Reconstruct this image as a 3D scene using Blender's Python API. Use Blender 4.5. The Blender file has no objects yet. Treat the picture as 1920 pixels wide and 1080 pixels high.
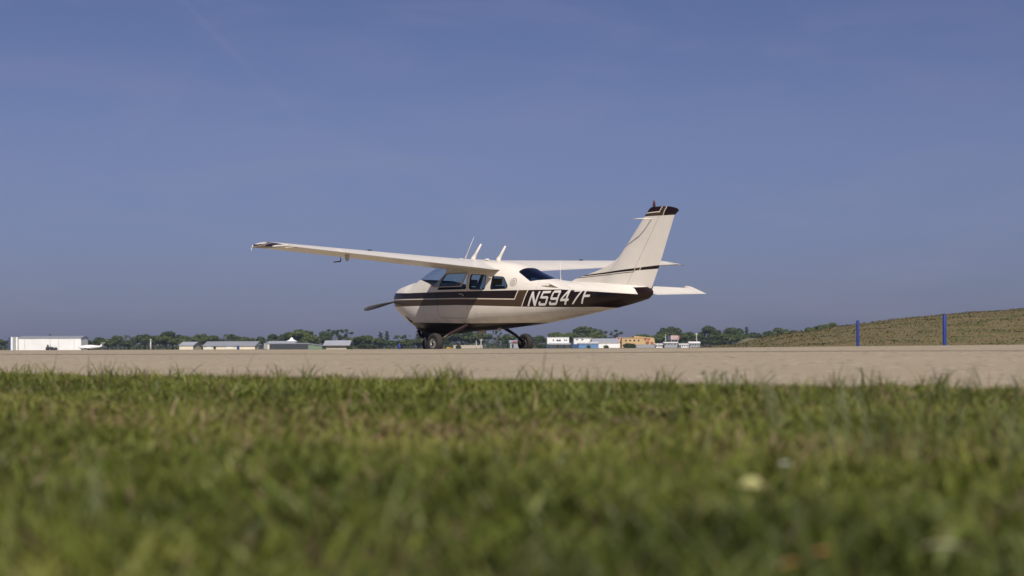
import bpy, bmesh, math, random
import numpy as np
from mathutils import Vector, Matrix
R = math.radians
random.seed(7)
RNG = np.random.default_rng(11)
S = bpy.context.scene
COL = S.collection

# ------------------------------------------------------------------ camera, sky, sun, exposure
FPX = 3000.0; CZ = 0.107; YH = 651.0; ROLL = 0.004        # focal length in photo pixels, eye height, horizon
cam_d = bpy.data.cameras.new('camera'); cam = bpy.data.objects.new('camera', cam_d); COL.objects.link(cam)
cam.location = (0, 0, CZ); cam.rotation_euler = (R(90), ROLL, 0)
cam_d.sensor_width = 36; cam_d.lens = FPX / 1920 * 36
cam_d.shift_y = (YH - 540) / 1920
cam_d.clip_start = 0.05; cam_d.clip_end = 8000
cam_d.dof.use_dof = True; cam_d.dof.focus_distance = 34.0; cam_d.dof.aperture_fstop = 2.7
S.camera = cam

SUN = Vector((0.158, -0.704, 0.70)).normalized()          # towards the sun
W = bpy.data.worlds.new('World'); S.world = W; W.use_nodes = True
S.view_settings.view_transform = 'Standard'; S.view_settings.look = 'None'
S.view_settings.gamma = 1; S.view_settings.exposure = 0.1

class V:                                                   # tiny wrapper: arithmetic on shader sockets
    def __init__(s, nt, sock): s.nt = nt; s.s = sock
    def m(s, op, *o, clamp=False):
        n = s.nt.nodes.new('ShaderNodeMath'); n.operation = op; n.use_clamp = clamp
        for i, a in enumerate((s,) + o):
            if isinstance(a, V): s.nt.links.new(a.s, n.inputs[i])
            else: n.inputs[i].default_value = a
        return V(s.nt, n.outputs[0])
    def __add__(s, o): return s.m('ADD', o)
    def __sub__(s, o): return s.m('SUBTRACT', o)
    def __mul__(s, o): return s.m('MULTIPLY', o)
    def gt(s, o): return s.m('GREATER_THAN', o)
    def lt(s, o): return s.m('LESS_THAN', o)
    def mx(s, o): return s.m('MAXIMUM', o)
    def mn(s, o): return s.m('MINIMUM', o)
    def ab(s): return s.m('ABSOLUTE')
def pl(x, pts):                                            # piecewise linear function of a socket
    r = (x - pts[0][0]) * ((pts[1][1] - pts[0][1]) / (pts[1][0] - pts[0][0])) + pts[0][1]
    k0 = (pts[1][1] - pts[0][1]) / (pts[1][0] - pts[0][0])
    for (a, b), (c, d) in zip(pts[1:], pts[2:]):
        k = (d - b) / (c - a); r = r + (x - a).mx(0) * (k - k0); k0 = k
    return r
def mixc(nt, f, a, b):
    n = nt.nodes.new('ShaderNodeMix'); n.data_type = 'RGBA'
    for i, v in ((0, f), (6, a), (7, b)):
        if isinstance(v, V): nt.links.new(v.s, n.inputs[i])
        elif hasattr(v, 'links'): nt.links.new(v, n.inputs[i])
        elif i == 0: n.inputs[0].default_value = v
        else: n.inputs[i].default_value = (*v[:3], 1)
    return n.outputs[2]
def noise(nt, vec, scale, detail=4, rough=.5, dist=0):
    n = nt.nodes.new('ShaderNodeTexNoise'); n.inputs['Scale'].default_value = scale
    n.inputs['Detail'].default_value = detail; n.inputs['Roughness'].default_value = rough
    n.inputs['Distortion'].default_value = dist
    if vec is not None: nt.links.new(vec, n.inputs['Vector'])
    return V(nt, n.outputs['Fac'])
def ramp(nt, fac, stops):
    n = nt.nodes.new('ShaderNodeValToRGB'); e = n.color_ramp.elements
    e[0].position, e[0].color = stops[0][0], (*stops[0][1], 1)
    e[1].position, e[1].color = stops[-1][0], (*stops[-1][1], 1)
    for p, c in stops[1:-1]:
        q = e.new(p); q.color = (*c, 1)
    nt.links.new(fac.s, n.inputs[0]); return n.outputs[0]

nt = W.node_tree; bg = nt.nodes['Background']
sky = nt.nodes.new('ShaderNodeTexSky'); sky.sky_type = 'NISHITA'; sky.sun_disc = False
sky.sun_elevation = math.asin(SUN.z); sky.sun_rotation = math.atan2(SUN.x, SUN.y)
sky.altitude = 0; sky.air_density = 1.0; sky.dust_density = 0.6; sky.ozone_density = 2.2
tc = nt.nodes.new('ShaderNodeTexCoord'); sep = nt.nodes.new('ShaderNodeSeparateXYZ')
nt.links.new(tc.outputs['Generated'], sep.inputs[0])
def pxdir(px, py):
    u = px - 960; v = -(py - YH) - u * ROLL
    return Vector((u / FPX, 1, v / FPX)).normalized()
def vdot(nt, vec, d):
    n = nt.nodes.new('ShaderNodeVectorMath'); n.operation = 'DOT_PRODUCT'
    nt.links.new(vec, n.inputs[0]); n.inputs[1].default_value = d; return V(nt, n.outputs['Value'])
# thin old vapour trail and faint high cirrus, as bands of the sky itself
d1, d2 = pxdir(335, -10), pxdir(520, 185)
mm = d1.cross(d2).normalized(); mid = (d1 + d2).normalized()
trail = ((vdot(nt, tc.outputs['Generated'], mm).ab() * (1 / 0.0032)) * -1 + 1).mx(0)
along = (vdot(nt, tc.outputs['Generated'], mid) * 1.0 - 0.9965) * (1 / 0.0035)
mp = nt.nodes.new('ShaderNodeMapping'); mp.inputs['Scale'].default_value = (2.2, 2.2, 9)
mp.inputs['Rotation'].default_value = (0, R(-9), 0)
nt.links.new(tc.outputs['Generated'], mp.inputs[0])
cir = ((noise(nt, mp.outputs[0], 3.4, 6, .55, .8) - .45) * 4).mx(0).mn(1)
tn = noise(nt, tc.outputs['Generated'], 40, 3)
white = (trail * along.mx(0).mn(1) * tn * 0.11 + cir * 0.11)
gam = nt.nodes.new('ShaderNodeHueSaturation'); gam.inputs['Saturation'].default_value = 1.0
nt.links.new(sky.outputs[0], gam.inputs['Color'])
tint = nt.nodes.new('ShaderNodeMix'); tint.data_type = 'RGBA'; tint.blend_type = 'MULTIPLY'
tint.inputs[0].default_value = 1
nt.links.new(gam.outputs[0], tint.inputs[6])
elev = (V(nt, sep.outputs[2]).mx(0) * 7.5).mn(1)             # sky colour graded darker and bluer towards the horizon
nt.links.new(mixc(nt, elev, (.445, .495, .96), (.79, .72, 1.03)), tint.inputs[7])
sc = mixc(nt, white, tint.outputs[2], (6.2, 5.8, 7.6))
nt.links.new(sc, bg.inputs[0]); bg.inputs[1].default_value = 0.05

sun_d = bpy.data.lights.new('sun', 'SUN'); sun = bpy.data.objects.new('sun', sun_d); COL.objects.link(sun)
sun_d.energy = 5.0; sun_d.angle = R(0.53); sun_d.color = (1.0, 0.93, 0.83)
sun.rotation_euler = SUN.to_track_quat('Z', 'Y').to_euler(); sun.location = (0, -5, 20)

# ------------------------------------------------------------------ materials
def mat(name, col, rough=.6, metal=0, coat=0, spec=.5):
    m = bpy.data.materials.new(name); m.use_nodes = True
    b = m.node_tree.nodes['Principled BSDF']
    b.inputs['Base Color'].default_value = (*col, 1); b.inputs['Roughness'].default_value = rough
    b.inputs['Metallic'].default_value = metal; b.inputs['Coat Weight'].default_value = coat
    b.inputs['Coat Roughness'].default_value = .08; b.inputs['Specular IOR Level'].default_value = spec
    return m
def B(m): return m.node_tree.nodes['Principled BSDF']
def objco(nt):
    t = nt.nodes.new('ShaderNodeTexCoord'); return t.outputs['Object']
def worn(name, col, rough=.6, amt=.25, scale=.6, metal=0, stretch=(1, 1, 1)):  # paint with weathering patches
    m = mat(name, col, rough, metal); n = m.node_tree
    mpn = n.nodes.new('ShaderNodeMapping'); mpn.inputs['Scale'].default_value = stretch
    n.links.new(objco(n), mpn.inputs[0])
    f = noise(n, mpn.outputs[0], scale, 6, .6)
    c = ramp(n, f, [(.3, tuple(c * (1 - amt) for c in col)), (.7, tuple(min(1, c * (1 + amt * .4)) for c in col))])
    n.links.new(c, B(m).inputs['Base Color']); return m

CREAM = (.70, .655, .585); DARK = (.013, .0055, .0045); BROWN = (.058, .036, .020); PIN = (.62, .55, .45)
def paint(name, build):
    m = mat(name, CREAM, .32, 0, .08, .4); n = m.node_tree; B(m).inputs['Coat Roughness'].default_value = .15
    oc = objco(n); sp = n.nodes.new('ShaderNodeSeparateXYZ'); n.links.new(oc, sp.inputs[0])
    x = V(n, sp.outputs[0]) * -1 + 4; y = V(n, sp.outputs[1]); z = V(n, sp.outputs[2])
    dirt = noise(n, oc, 2.2, 6, .6)
    base = ramp(n, dirt, [(.25, tuple(c * .93 for c in CREAM)), (.65, CREAM)])
    c, r = build(n, x, y, z, base)
    n.links.new(c, B(m).inputs['Base Color'])
    if r is not None: n.links.new(r.s, B(m).inputs['Roughness'])
    bn = n.nodes.new('ShaderNodeBump'); bn.inputs['Strength'].default_value = .30; bn.inputs['Distance'].default_value = .02
    n.links.new(noise(n, oc, 3.5, 2).s, bn.inputs['Height']); n.links.new(bn.outputs[0], B(m).inputs['Normal'])
    return m
def fus_paint(n, x, y, z, base):
    # panel seams
    seam = None
    for xs in (1.02, 1.62, 5.05, 5.95, 6.75):
        q = ((x - xs).ab()).lt(.0035); seam = q if seam is None else seam.mx(q)
    for zs, xa, xb in ((.80, 3.3, 6.6), (1.38, 4.7, 5.9), (.93, 5.1, 7.3)): seam = seam.mx((z - zs).ab().lt(.0028) * x.gt(xa) * x.lt(xb))
    c = mixc(n, seam * .40, base, (.14, .13, .12))
    soot = ((noise(n, n.nodes['Texture Coordinate'].outputs['Object'], 5, 4) - .35) * 2.2).mx(0).mn(1) * ((z * -1 + .86) * 5).mx(0).mn(1) * x.gt(1.15)
    c = mixc(n, soot * .30, c, (.20, .16, .11))
    top = pl(x, [(.1, 1.33), (1.0, 1.30), (2.8, 1.285), (4.66, 1.262), (5.6, 1.25), (6.3, 1.235), (7.3, 1.235), (8.1, 1.25)])
    bot = pl(x, [(.1, 1.02), (2.8, 1.0), (4.7, .925), (5.8, .895), (6.6, .885), (7.1, .85), (8.1, .80)])
    mid = pl(x, [(.1, 1.175), (2.9, 1.135), (4.6, 1.08)])
    inb = z.lt(top) * z.gt(bot)
    u = x - z * .50
    fr = u.lt(3.985)
    cc = mixc(n, z.gt(mid), BROWN, DARK)
    cc = mixc(n, ((z - mid).ab()).lt(.011), cc, PIN)
    cc = mixc(n, fr, DARK, cc)                                                   # behind the front scheme: dark
    cc = mixc(n, u.gt(3.965) * u.lt(4.225), cc, BROWN)
    # slanted pinlines closing the front scheme and the brown bar
    cc = mixc(n, ((u - 3.965).ab()).lt(.013) * z.gt(mid - .01), cc, PIN)
    cc = mixc(n, ((u - 4.225).ab()).lt(.013), cc, PIN)
    c = mixc(n, inb, c, cc)
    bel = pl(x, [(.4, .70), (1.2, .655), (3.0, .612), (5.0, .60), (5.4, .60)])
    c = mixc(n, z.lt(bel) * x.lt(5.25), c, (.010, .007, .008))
    return c, None
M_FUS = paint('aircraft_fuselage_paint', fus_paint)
def wing_paint(n, x, y, z, base):
    seam = None
    for ys in (.95, 1.7, 2.5, 3.25, 4.1, 4.9):
        q = ((y.ab() - ys).ab()).lt(.004); seam = q if seam is None else seam.mx(q)
    return mixc(n, seam * .3, base, (.16, .15, .13)), None
M_WING = paint('aircraft_wing_paint', wing_paint)
def tip_paint(n, x, y, z, base):
    ya = y.ab(); on = ya.gt(5.40) * z.lt(ya * -.30 + 3.752)
    NAVY = (.016, .010, .016); RB = (.085, .035, .030)
    u = x - z * 1.5 + 3.0
    c = mixc(n, z.gt(2.033), RB, NAVY)
    c = mixc(n, (z - 2.036).ab().lt(.007), c, PIN)
    c = mixc(n, u.gt(3.02), c, RB)
    c = mixc(n, u.gt(3.12), c, NAVY)
    for q in (3.02, 3.12, 3.44): c = mixc(n, (u - q).ab().lt(.011), c, PIN)
    return mixc(n, on * u.lt(3.45), base, c), None
M_TIP = paint('aircraft_wing_tip_paint', tip_paint)
def fin_paint(n, x, y, z, base):
    t = pl(x, [(6.0, 1.525), (7.3, 1.60), (8.05, 1.645)]); b = pl(x, [(6.0, 1.505), (7.3, 1.555), (8.05, 1.578)])
    w = t - b; u = x - z * .6
    c = mixc(n, (z.gt(b) * z.lt(t)), base, DARK)
    c = mixc(n, z.gt(b - .03) * z.lt(b - .014) * x.lt(7.45), c, (.12, .08, .06))
    inb = z.gt(b) * z.lt(t)
    c = mixc(n, inb * u.gt(6.50) * u.lt(6.64), c, BROWN)
    for q in (6.50, 6.64): c = mixc(n, inb * (u - q).ab().lt(.011), c, PIN)
    # tip cap scheme
    cap = z.gt(x * -.02 + 2.745)
    cc = mixc(n, z.gt(x * .02 + 2.49), BROWN, DARK)
    cc = mixc(n, (z - x * .02 - 2.487).ab().lt(.009), cc, PIN)
    u2 = x - z * .45
    cc = mixc(n, u2.gt(6.90), cc, BROWN)
    cc = mixc(n, u2.gt(7.02), cc, DARK)
    cc = mixc(n, (u2 - 6.90).ab().lt(.009) * z.gt(2.63), cc, PIN)
    cc = mixc(n, (u2 - 7.02).ab().lt(.009), cc, PIN)
    capz = z.gt(pl(x, [(7.5, 2.585), (8.0, 2.575), (8.6, 2.565)]))
    return mixc(n, capz, c, cc), None
M_FIN = paint('aircraft_fin_paint', fin_paint)
M_CREAM = worn('aircraft_cream_paint', CREAM, .35, .08, 3)
M_LET = mat('registration_paint', (.66, .62, .58), .5)
M_BLK = mat('black_trim', (.012, .012, .012), .45)
M_TYRE = worn('tyre_rubber', (.022, .020, .019), .85, .3, 12)
M_RIM = mat('wheel_rim_metal', (.30, .29, .28), .5, .5)
M_LEG = mat('gear_leg_paint', (.022, .009, .009), .4, .2)
M_INT = mat('cabin_lining', (.045, .040, .037), .9)
M_SEAT = worn('seat_cloth', (.030, .028, .030), .9, .2, 8)
M_FRAME = mat('window_frame_paint', (.46, .43, .38), .4)
M_PROP = mat('propeller_paint', (.085, .09, .11), .5, .0)
M_RED = mat('red_lens', (.07, .02, .025), .2)
M_LENS = mat('clear_lens', (.75, .75, .72), .1)
M_CHROME = mat('bare_metal', (.6, .6, .6), .3, 1)
def glass(name, tint, rough=.02, gl=.0):
    m = bpy.data.materials.new(name); m.use_nodes = True; n = m.node_tree; n.nodes.clear()
    o = n.nodes.new('ShaderNodeOutputMaterial'); t = n.nodes.new('ShaderNodeBsdfTransparent'); g = n.nodes.new('ShaderNodeBsdfGlossy')
    t.inputs[0].default_value = (*tint, 1); g.inputs['Roughness'].default_value = rough
    g.inputs[0].default_value = (.9, .95, 1, 1)
    f = n.nodes.new('ShaderNodeLayerWeight'); f.inputs[0].default_value = .5
    fa = V(n, f.outputs['Facing']).m('POWER', 4.0) * .55 + (.05 + gl)
    mx_ = n.nodes.new('ShaderNodeMixShader'); n.links.new(fa.s, mx_.inputs[0])
    n.links.new(t.outputs[0], mx_.inputs[1]); n.links.new(g.outputs[0], mx_.inputs[2]); n.links.new(mx_.outputs[0], o.inputs[0])
    return m
M_GLASS = glass('tinted_window_glass', (.50, .62, .64))
M_SHIELD = glass('windshield_glass', (.82, .88, .92))
M_REARG = glass('dark_tinted_glass', (.20, .28, .36), .02, .10)

# ------------------------------------------------------------------ object helpers
def link(o, parent=None):
    COL.objects.link(o)
    if parent: o.parent = parent
    return o
def obj(name, bm, m, parent=None, smooth=True, recalc=True, ang=None):
    if recalc: bmesh.ops.recalc_face_normals(bm, faces=bm.faces)
    me = bpy.data.meshes.new(name); bm.to_mesh(me); bm.free()
    for mm_ in (m if isinstance(m, (list, tuple)) else [m]): me.materials.append(mm_)
    if smooth:
        me.polygons.foreach_set('use_smooth', [True] * len(me.polygons))
        if ang: me.set_sharp_from_angle(angle=R(ang))
    return link(bpy.data.objects.new(name, me), parent)
def tag(o, label, cat, group=None):
    o['label'] = label; o['category'] = cat
    if group: o['group'] = group
    return o
def thing(name, label, cat, loc, rz=0, group=None):
    o = bpy.data.objects.new(name, None); o.empty_display_size = .3; COL.objects.link(o)
    o.location = loc; o.rotation_euler = (0, 0, rz); return tag(o, label, cat, group)
def struct(o, kind='structure'): o['kind'] = kind; return o
def nb(): return bmesh.new()
def box(bm, x0, x1, y0, y1, z0, z1, bev=0, rot=None, piv=None):
    v = [bm.verts.new((x, y, z)) for x in (x0, x1) for y in (y0, y1) for z in (z0, z1)]
    fs = [bm.faces.new([v[i] for i in f]) for f in ((0, 1, 3, 2), (4, 6, 7, 5), (0, 4, 5, 1), (2, 3, 7, 6), (0, 2, 6, 4), (1, 5, 7, 3))]
    if bev:
        es = list({e for f in fs for e in f.edges})
        bmesh.ops.bevel(bm, geom=es, offset=bev, segments=2, affect='EDGES', profile=.6)
    return v
def loft(bm, rings, closed=True, caps=True):
    vs = [[bm.verts.new(p) for p in r] for r in rings]; n = len(vs[0])
    for a, b in zip(vs, vs[1:]):
        for i in range(n if closed else n - 1):
            bm.faces.new((a[i], a[(i + 1) % n], b[(i + 1) % n], b[i]))
    if caps and closed:
        bm.faces.new(vs[0][::-1]); bm.faces.new(vs[-1])
    return vs
def tube(bm, pts, rad, n=8, caps=True, flat=1.0):
    pts = [Vector(p) for p in pts]; rads = rad if isinstance(rad, (list, tuple)) else [rad] * len(pts)
    rings = []; up = Vector((0, 0, 1)) if abs((pts[-1] - pts[0]).normalized().z) < .9 else Vector((1, 0, 0))
    for i, p in enumerate(pts):
        d = (pts[min(i + 1, len(pts) - 1)] - pts[max(i - 1, 0)]).normalized()
        a = d.cross(up).normalized(); b = a.cross(d)
        rings.append([p + a * math.cos(t) * rads[i] + b * math.sin(t) * rads[i] * flat for t in (2 * math.pi * k / n for k in range(n))])
    loft(bm, rings, True, caps)
def prism(bm, poly, fn0, fn1):                              # poly of 2D points, two maps to 3D
    a = [bm.verts.new(fn0(*p)) for p in poly]; b = [bm.verts.new(fn1(*p)) for p in poly]; n = len(a)
    bm.faces.new(a); bm.faces.new(b[::-1])
    for i in range(n): bm.faces.new((a[i], b[i], b[(i + 1) % n], a[(i + 1) % n]))
def lathe(bm, prof, n=24, axis='Y', c=(0, 0, 0)):            # prof: (radius, offset along axis)
    rings = []
    for k in range(n):
        t = 2 * math.pi * k / n; ring = []
        for r, h in prof:
            a, b = r * math.cos(t), r * math.sin(t)
            p = {'Y': (a, h, b), 'Z': (a, b, h), 'X': (h, a, b)}[axis]
            ring.append((p[0] + c[0], p[1] + c[1], p[2] + c[2]))
        rings.append(ring)
    vs = [[bm.verts.new(p) for p in r] for r in rings]; m_ = len(prof)
    for k in range(n):
        a, b = vs[k], vs[(k + 1) % n]
        for i in range(m_ - 1): bm.faces.new((a[i], b[i], b[i + 1], a[i + 1]))
    bmesh.ops.remove_doubles(bm, verts=bm.verts, dist=1e-5)

# ------------------------------------------------------------------ the lie of the land
# s: distance across the pavement from its grassy edge; t: distance along it
EN = Vector((.654, .757)).normalized(); ET = Vector((-EN.y, EN.x)); S0 = 6.55
def smooth(a, b, x):
    u = np.clip((x - a) / (b - a), 0, 1); return u * u * (3 - 2 * u)
def ground_z(x, y):
    x = np.asarray(x, float); y = np.asarray(y, float)
    s = x * EN.x + y * EN.y - S0; t = x * ET.x + y * ET.y
    crest = .080 + .034 * (1 - smooth(5, 14, t)) + .004 * smooth(16, 30, t)
    lo = -.152 + .03 * smooth(-4, 0, s)
    z = lo + (crest - lo) * smooth(0, 1, s / 10.5) ** .8
    z = np.where(s > 10.5, crest * (1 - smooth(10.5, 15.2, s)), z)
    z = z - .30 * smooth(24, 55, s)
    return z
def xy(s, t):
    s = s + S0; return s * EN.x + t * ET.x, s * EN.y + t * ET.y
def graded(a, b, step0, g, lim):
    out = [0.0]; st = step0
    while out[-1] < b: out.append(out[-1] + st); st = min(st * g, lim)
    neg = [0.0]; st = step0
    while neg[-1] > a: neg.append(neg[-1] - st); st = min(st * g, lim)
    return np.array(sorted(set(out + neg)))
def sheet(name, ss, ts, dz, m):
    SS, TT = np.meshgrid(ss, ts, indexing='ij'); X, Y = xy(SS, TT); Z = ground_z(X, Y) + dz
    n, k = len(ss), len(ts)
    me = bpy.data.meshes.new(name); co = np.stack([X, Y, Z], -1).reshape(-1, 3)
    idx = np.arange(n * k).reshape(n, k)
    f = np.stack([idx[:-1, :-1], idx[1:, :-1], idx[1:, 1:], idx[:-1, 1:]], -1).reshape(-1, 4)
    me.from_pydata(co.tolist(), [], f.tolist()); me.materials.append(m)
    me.polygons.foreach_set('use_smooth', [True] * len(me.polygons)); me.update()
    return struct(link(bpy.data.objects.new(name, me)))
SSP = np.concatenate([-np.array([1000, 600, 300, 120, 60, 30, 20, 14, 10]), np.arange(-8, 26, .5), np.array([28, 32, 38, 46, 55, 70, 90, 140, 250, 500, 800, 1000])]).astype(float)
TSP = graded(-900, 900, 1.0, 1.06, 200)

def mat_soil():
    m = mat('grass_soil', (.10, .085, .04), .95); n = m.node_tree; oc = objco(n)
    a = noise(n, oc, .9, 8, .7); c = ramp(n, a, [(.3, (.055, .06, .018)), (.5, (.085, .08, .03)), (.7, (.14, .115, .06))])
    n.links.new(c, B(m).inputs['Base Color']); return m
def mat_pave():
    m = mat('pale_asphalt', (.3, .26, .2), .9, spec=.2); n = m.node_tree; oc = objco(n)
    big = noise(n, oc, .35, 5, .6); fine = noise(n, oc, 34, 3, .8)
    mp_ = n.nodes.new('ShaderNodeMapping'); mp_.inputs['Rotation'].default_value = (0, 0, math.atan2(ET.y, ET.x) * -1)
    n.links.new(oc, mp_.inputs[0])
    sp = n.nodes.new('ShaderNodeSeparateXYZ'); n.links.new(mp_.outputs[0], sp.inputs[0])
    mp2 = n.nodes.new('ShaderNodeMapping'); mp2.inputs['Scale'].default_value = (.12, 2.2, 1); n.links.new(mp_.outputs[0], mp2.inputs[0])
    streak = noise(n, mp2.outputs[0], 1.1, 5, .65)
    c = ramp(n, big * .5 + streak * .5, [(.3, (.292, .241, .172)), (.55, (.325, .269, .194)), (.72, (.352, .292, .215))])
    # aggregate: pale and dark stones
    vo = n.nodes.new('ShaderNodeTexVoronoi'); vo.inputs['Scale'].default_value = 11; n.links.new(oc, vo.inputs['Vector'])
    vd = V(n, vo.outputs['Distance']); vs = n.nodes.new('ShaderNodeSeparateColor'); n.links.new(vo.outputs['Color'], vs.inputs[0])
    r_ = V(n, vs.outputs[0])
    c = mixc(n, vd.lt(.34) * r_.gt(.88) * .85, c, (.09, .07, .055))
    c = mixc(n, vd.lt(.34) * r_.lt(.10) * .8, c, (.50, .44, .36))
    c = mixc(n, (fine - .5).mx(0) * 1.6, c, (.15, .12, .09))
    n.links.new(c, B(m).inputs['Base Color'])
    bp = n.nodes.new('ShaderNodeBump'); bp.inputs['Strength'].default_value = .5; bp.inputs['Distance'].default_value = .01
    n.links.new((fine + r_ * .4).s, bp.inputs['Height']); n.links.new(bp.outputs[0], B(m).inputs['Normal'])
    return m
M_SOIL = mat_soil(); M_PAVE = mat_pave()
sheet('ground', SSP, TSP, 0, M_SOIL)
ps = SSP[(SSP >= 0) & (SSP <= 60)]; ptt = TSP[(TSP > -260) & (TSP < 620)]
sheet('runway', ps, ptt, .004, M_PAVE)
# dark sealed joint running along the pavement
bm = nb(); js = 6.6; rows = []
for t in np.arange(-20, 120, .5):
    o_ = .10 * math.sin(t * .21) + .05 * math.sin(t * .9)
    w_ = .035 + .02 * math.sin(t * .37 + 1) ** 2
    r_ = []
    for q in (-w_, w_):
        X_, Y_ = xy(js + o_ + q, t); r_.append((float(X_), float(Y_), float(ground_z(X_, Y_)) + .009))
    rows.append(r_)
loft(bm, rows, closed=False, caps=False)
struct(obj('runway_joint', bm, mat('joint_sealant', (.12, .095, .07), .8), recalc=False))

# ------------------------------------------------------------------ the aeroplane
PA = .843; PX, PY = .090, 33.185
PRZ = math.pi - PA
plane = thing('light_aircraft', 'cream high-wing single-engine aeroplane with dark brown and tan side stripes, taxiing on the pale pavement', 'airplane', (PX, PY, 0), PRZ)
def P(x, y, z): return (4 - x, y, z)
ST = np.array([  # x, ztop, zbot, half width, z of widest, upper exponent, lower exponent
 (.18,1.36,.96,.24,1.17,2.3,2.2),(.22,1.41,.89,.29,1.17,2.4,2.1),(.35,1.455,.80,.355,1.17,2.5,2.1),(.55,1.50,.69,.425,1.16,2.4,2.1),(.8,1.545,.57,.49,1.14,2.4,2.1),
 (1.03,1.58,.48,.52,1.12,2.4,2.3),(1.25,1.69,.44,.545,1.11,2.4,2.5),(1.5,1.81,.42,.56,1.10,2.5,2.7),(1.8,1.905,.425,.575,1.10,2.7,2.7),(2.1,1.955,.43,.585,1.10,3.0,2.8),(2.6,1.955,.445,.59,1.10,3.2,2.8),
 (3.1,1.94,.465,.585,1.10,3.2,2.8),(3.7,1.90,.50,.57,1.10,3.1,2.7),(4.1,1.845,.53,.545,1.10,2.8,2.6),(4.5,1.72,.555,.50,1.09,2.5,2.5),(4.84,1.595,.585,.46,1.08,2.4,2.4),
 (5.24,1.475,.63,.41,1.08,2.3,2.3),(5.6,1.425,.675,.37,1.08,2.3,2.2),(6.08,1.385,.74,.315,1.09,2.3,2.1),(6.5,1.36,.80,.265,1.10,2.3,2.1),(7.0,1.325,.87,.205,1.11,2.3,2.1),
 (7.35,1.295,.93,.165,1.12,2.2,2.0),(7.6,1.265,.98,.125,1.13,2.1,2.0),(7.76,1.24,1.015,.095,1.13,2.0,2.0),(7.84,1.215,1.05,.06,1.13,2.0,2.0),(7.87,1.18,1.09,.025,1.13,2.0,2.0)])
def catmull(xs, ys, x):
    x = np.clip(x, xs[0], xs[-1]); i = np.clip(np.searchsorted(xs, x) - 1, 0, len(xs) - 2)
    d = np.diff(ys) / np.diff(xs); m = np.empty(len(xs)); m[0], m[-1] = d[0], d[-1]
    a, b = d[:-1], d[1:]; m[1:-1] = np.where(a * b > 0, 2 * a * b / (a + b + 1e-12), 0)
    h = xs[i + 1] - xs[i]; u = (x - xs[i]) / h
    return (2*u**3-3*u**2+1)*ys[i] + (u**3-2*u**2+u)*h*m[i] + (-2*u**3+3*u**2)*ys[i+1] + (u**3-u**2)*h*m[i+1]
def sta(x): return [float(catmull(ST[:, 0], ST[:, k], x)) for k in range(1, 7)]
def fy(x, z, inset=0):                                      # half width of the fuselage at x, z
    zt, zb, w, zm, nu, nl = sta(x); zt -= inset; zb += inset; w -= inset
    d = (z - zm) / ((zt - zm) if z > zm else (zm - zb)); n_ = nu if z > zm else nl
    return w * max(0, 1 - abs(d) ** n_) ** (1 / n_)
def fsec(x, inset=0, N=56):
    zt, zb, w, zm, nu, nl = sta(x); zt -= inset; zb += inset; w -= inset; out = []
    for k in range(N):
        t = 2 * math.pi * k / N; c_, s_ = math.cos(t), math.sin(t); n_ = nu if s_ >= 0 else nl
        yy = math.copysign(abs(c_) ** (2 / n_), c_) * w; hz = (zt - zm) if s_ >= 0 else (zm - zb)
        out.append((yy, zm + math.copysign(abs(s_) ** (2 / n_), s_) * hz))
    return out
# window outlines in (x, z) of the side view
def rounded(poly, r, k=3):
    out = []; n_ = len(poly)
    for i in range(n_):
        p0, p, p1 = Vector(poly[i - 1]), Vector(poly[i]), Vector(poly[(i + 1) % n_])
        a = p + (p0 - p).normalized() * min(r, (p0 - p).length * .45); b = p + (p1 - p).normalized() * min(r, (p1 - p).length * .45)
        for j in range(k + 1):
            u = j / k; q = a * (1 - u) ** 2 + p * 2 * u * (1 - u) + b * u * u; out.append((q.x, q.y))
    return out
WIN_A = rounded([(2.12, 1.335), (3.075, 1.325), (3.085, 1.665), (2.36, 1.675)], .035)
WIN_B = rounded([(3.175, 1.315), (3.665, 1.30), (3.675, 1.60), (3.19, 1.635)], .06)
WIN_C = rounded([(3.83, 1.30), (4.29, 1.305), (4.31, 1.36), (4.17, 1.545), (3.86, 1.575)], .05)
SHIELD = [(1.04, 1.605), (1.42, 1.575), (1.78, 1.49), (2.03, 1.395), (2.33, 1.70), (2.22, 2.03), (1.2, 2.03)]
REARW = rounded([(4.44, 1.645), (4.84, 1.435), (4.98, 1.455), (5.21, 1.47), (5.20, 1.9), (4.5, 1.9)], .03)
def inpoly(p, poly):
    x, z = p; c = False; j = len(poly) - 1
    for i in range(len(poly)):
        xi, zi = poly[i]; xj, zj = poly[j]
        if (zi > z) != (zj > z) and x < (xj - xi) * (z - zi) / (zj - zi) + xi: c = not c
        j = i
    return c
def cut(bm, poly, side=0):
    x0 = min(p[0] for p in poly) - .12; x1 = max(p[0] for p in poly) + .12; z0 = min(p[1] for p in poly) - .12; z1 = max(p[1] for p in poly) + .12
    def near(f):
        c = f.calc_center_median(); x = 4 - c.x
        return x0 < x < x1 and z0 < c.z < z1 and (side == 0 or c.y * side > 0)
    for i in range(len(poly)):
        a, b = poly[i], poly[(i + 1) % len(poly)]
        if math.dist(a, b) < 1e-4: continue
        fs = [f for f in bm.faces if near(f)]
        g = list({e for f in fs for e in f.edges}) + list({v for f in fs for v in f.verts}) + fs
        nx, nz = (b[1] - a[1]), -(b[0] - a[0])
        bmesh.ops.bisect_plane(bm, geom=g, plane_co=P(a[0], 0, a[1]), plane_no=Vector((-nx, 0, nz)).normalized(), dist=1e-5)
    inside = [f for f in bm.faces if near(f) and inpoly((4 - f.calc_center_median().x, f.calc_center_median().z), poly)]
    return inside
XS = sorted(set(np.concatenate([np.linspace(.18, 1.0, 14), np.linspace(1.0, 5.4, 56), np.linspace(5.4, 7.87, 26)]).round(4)))
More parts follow.
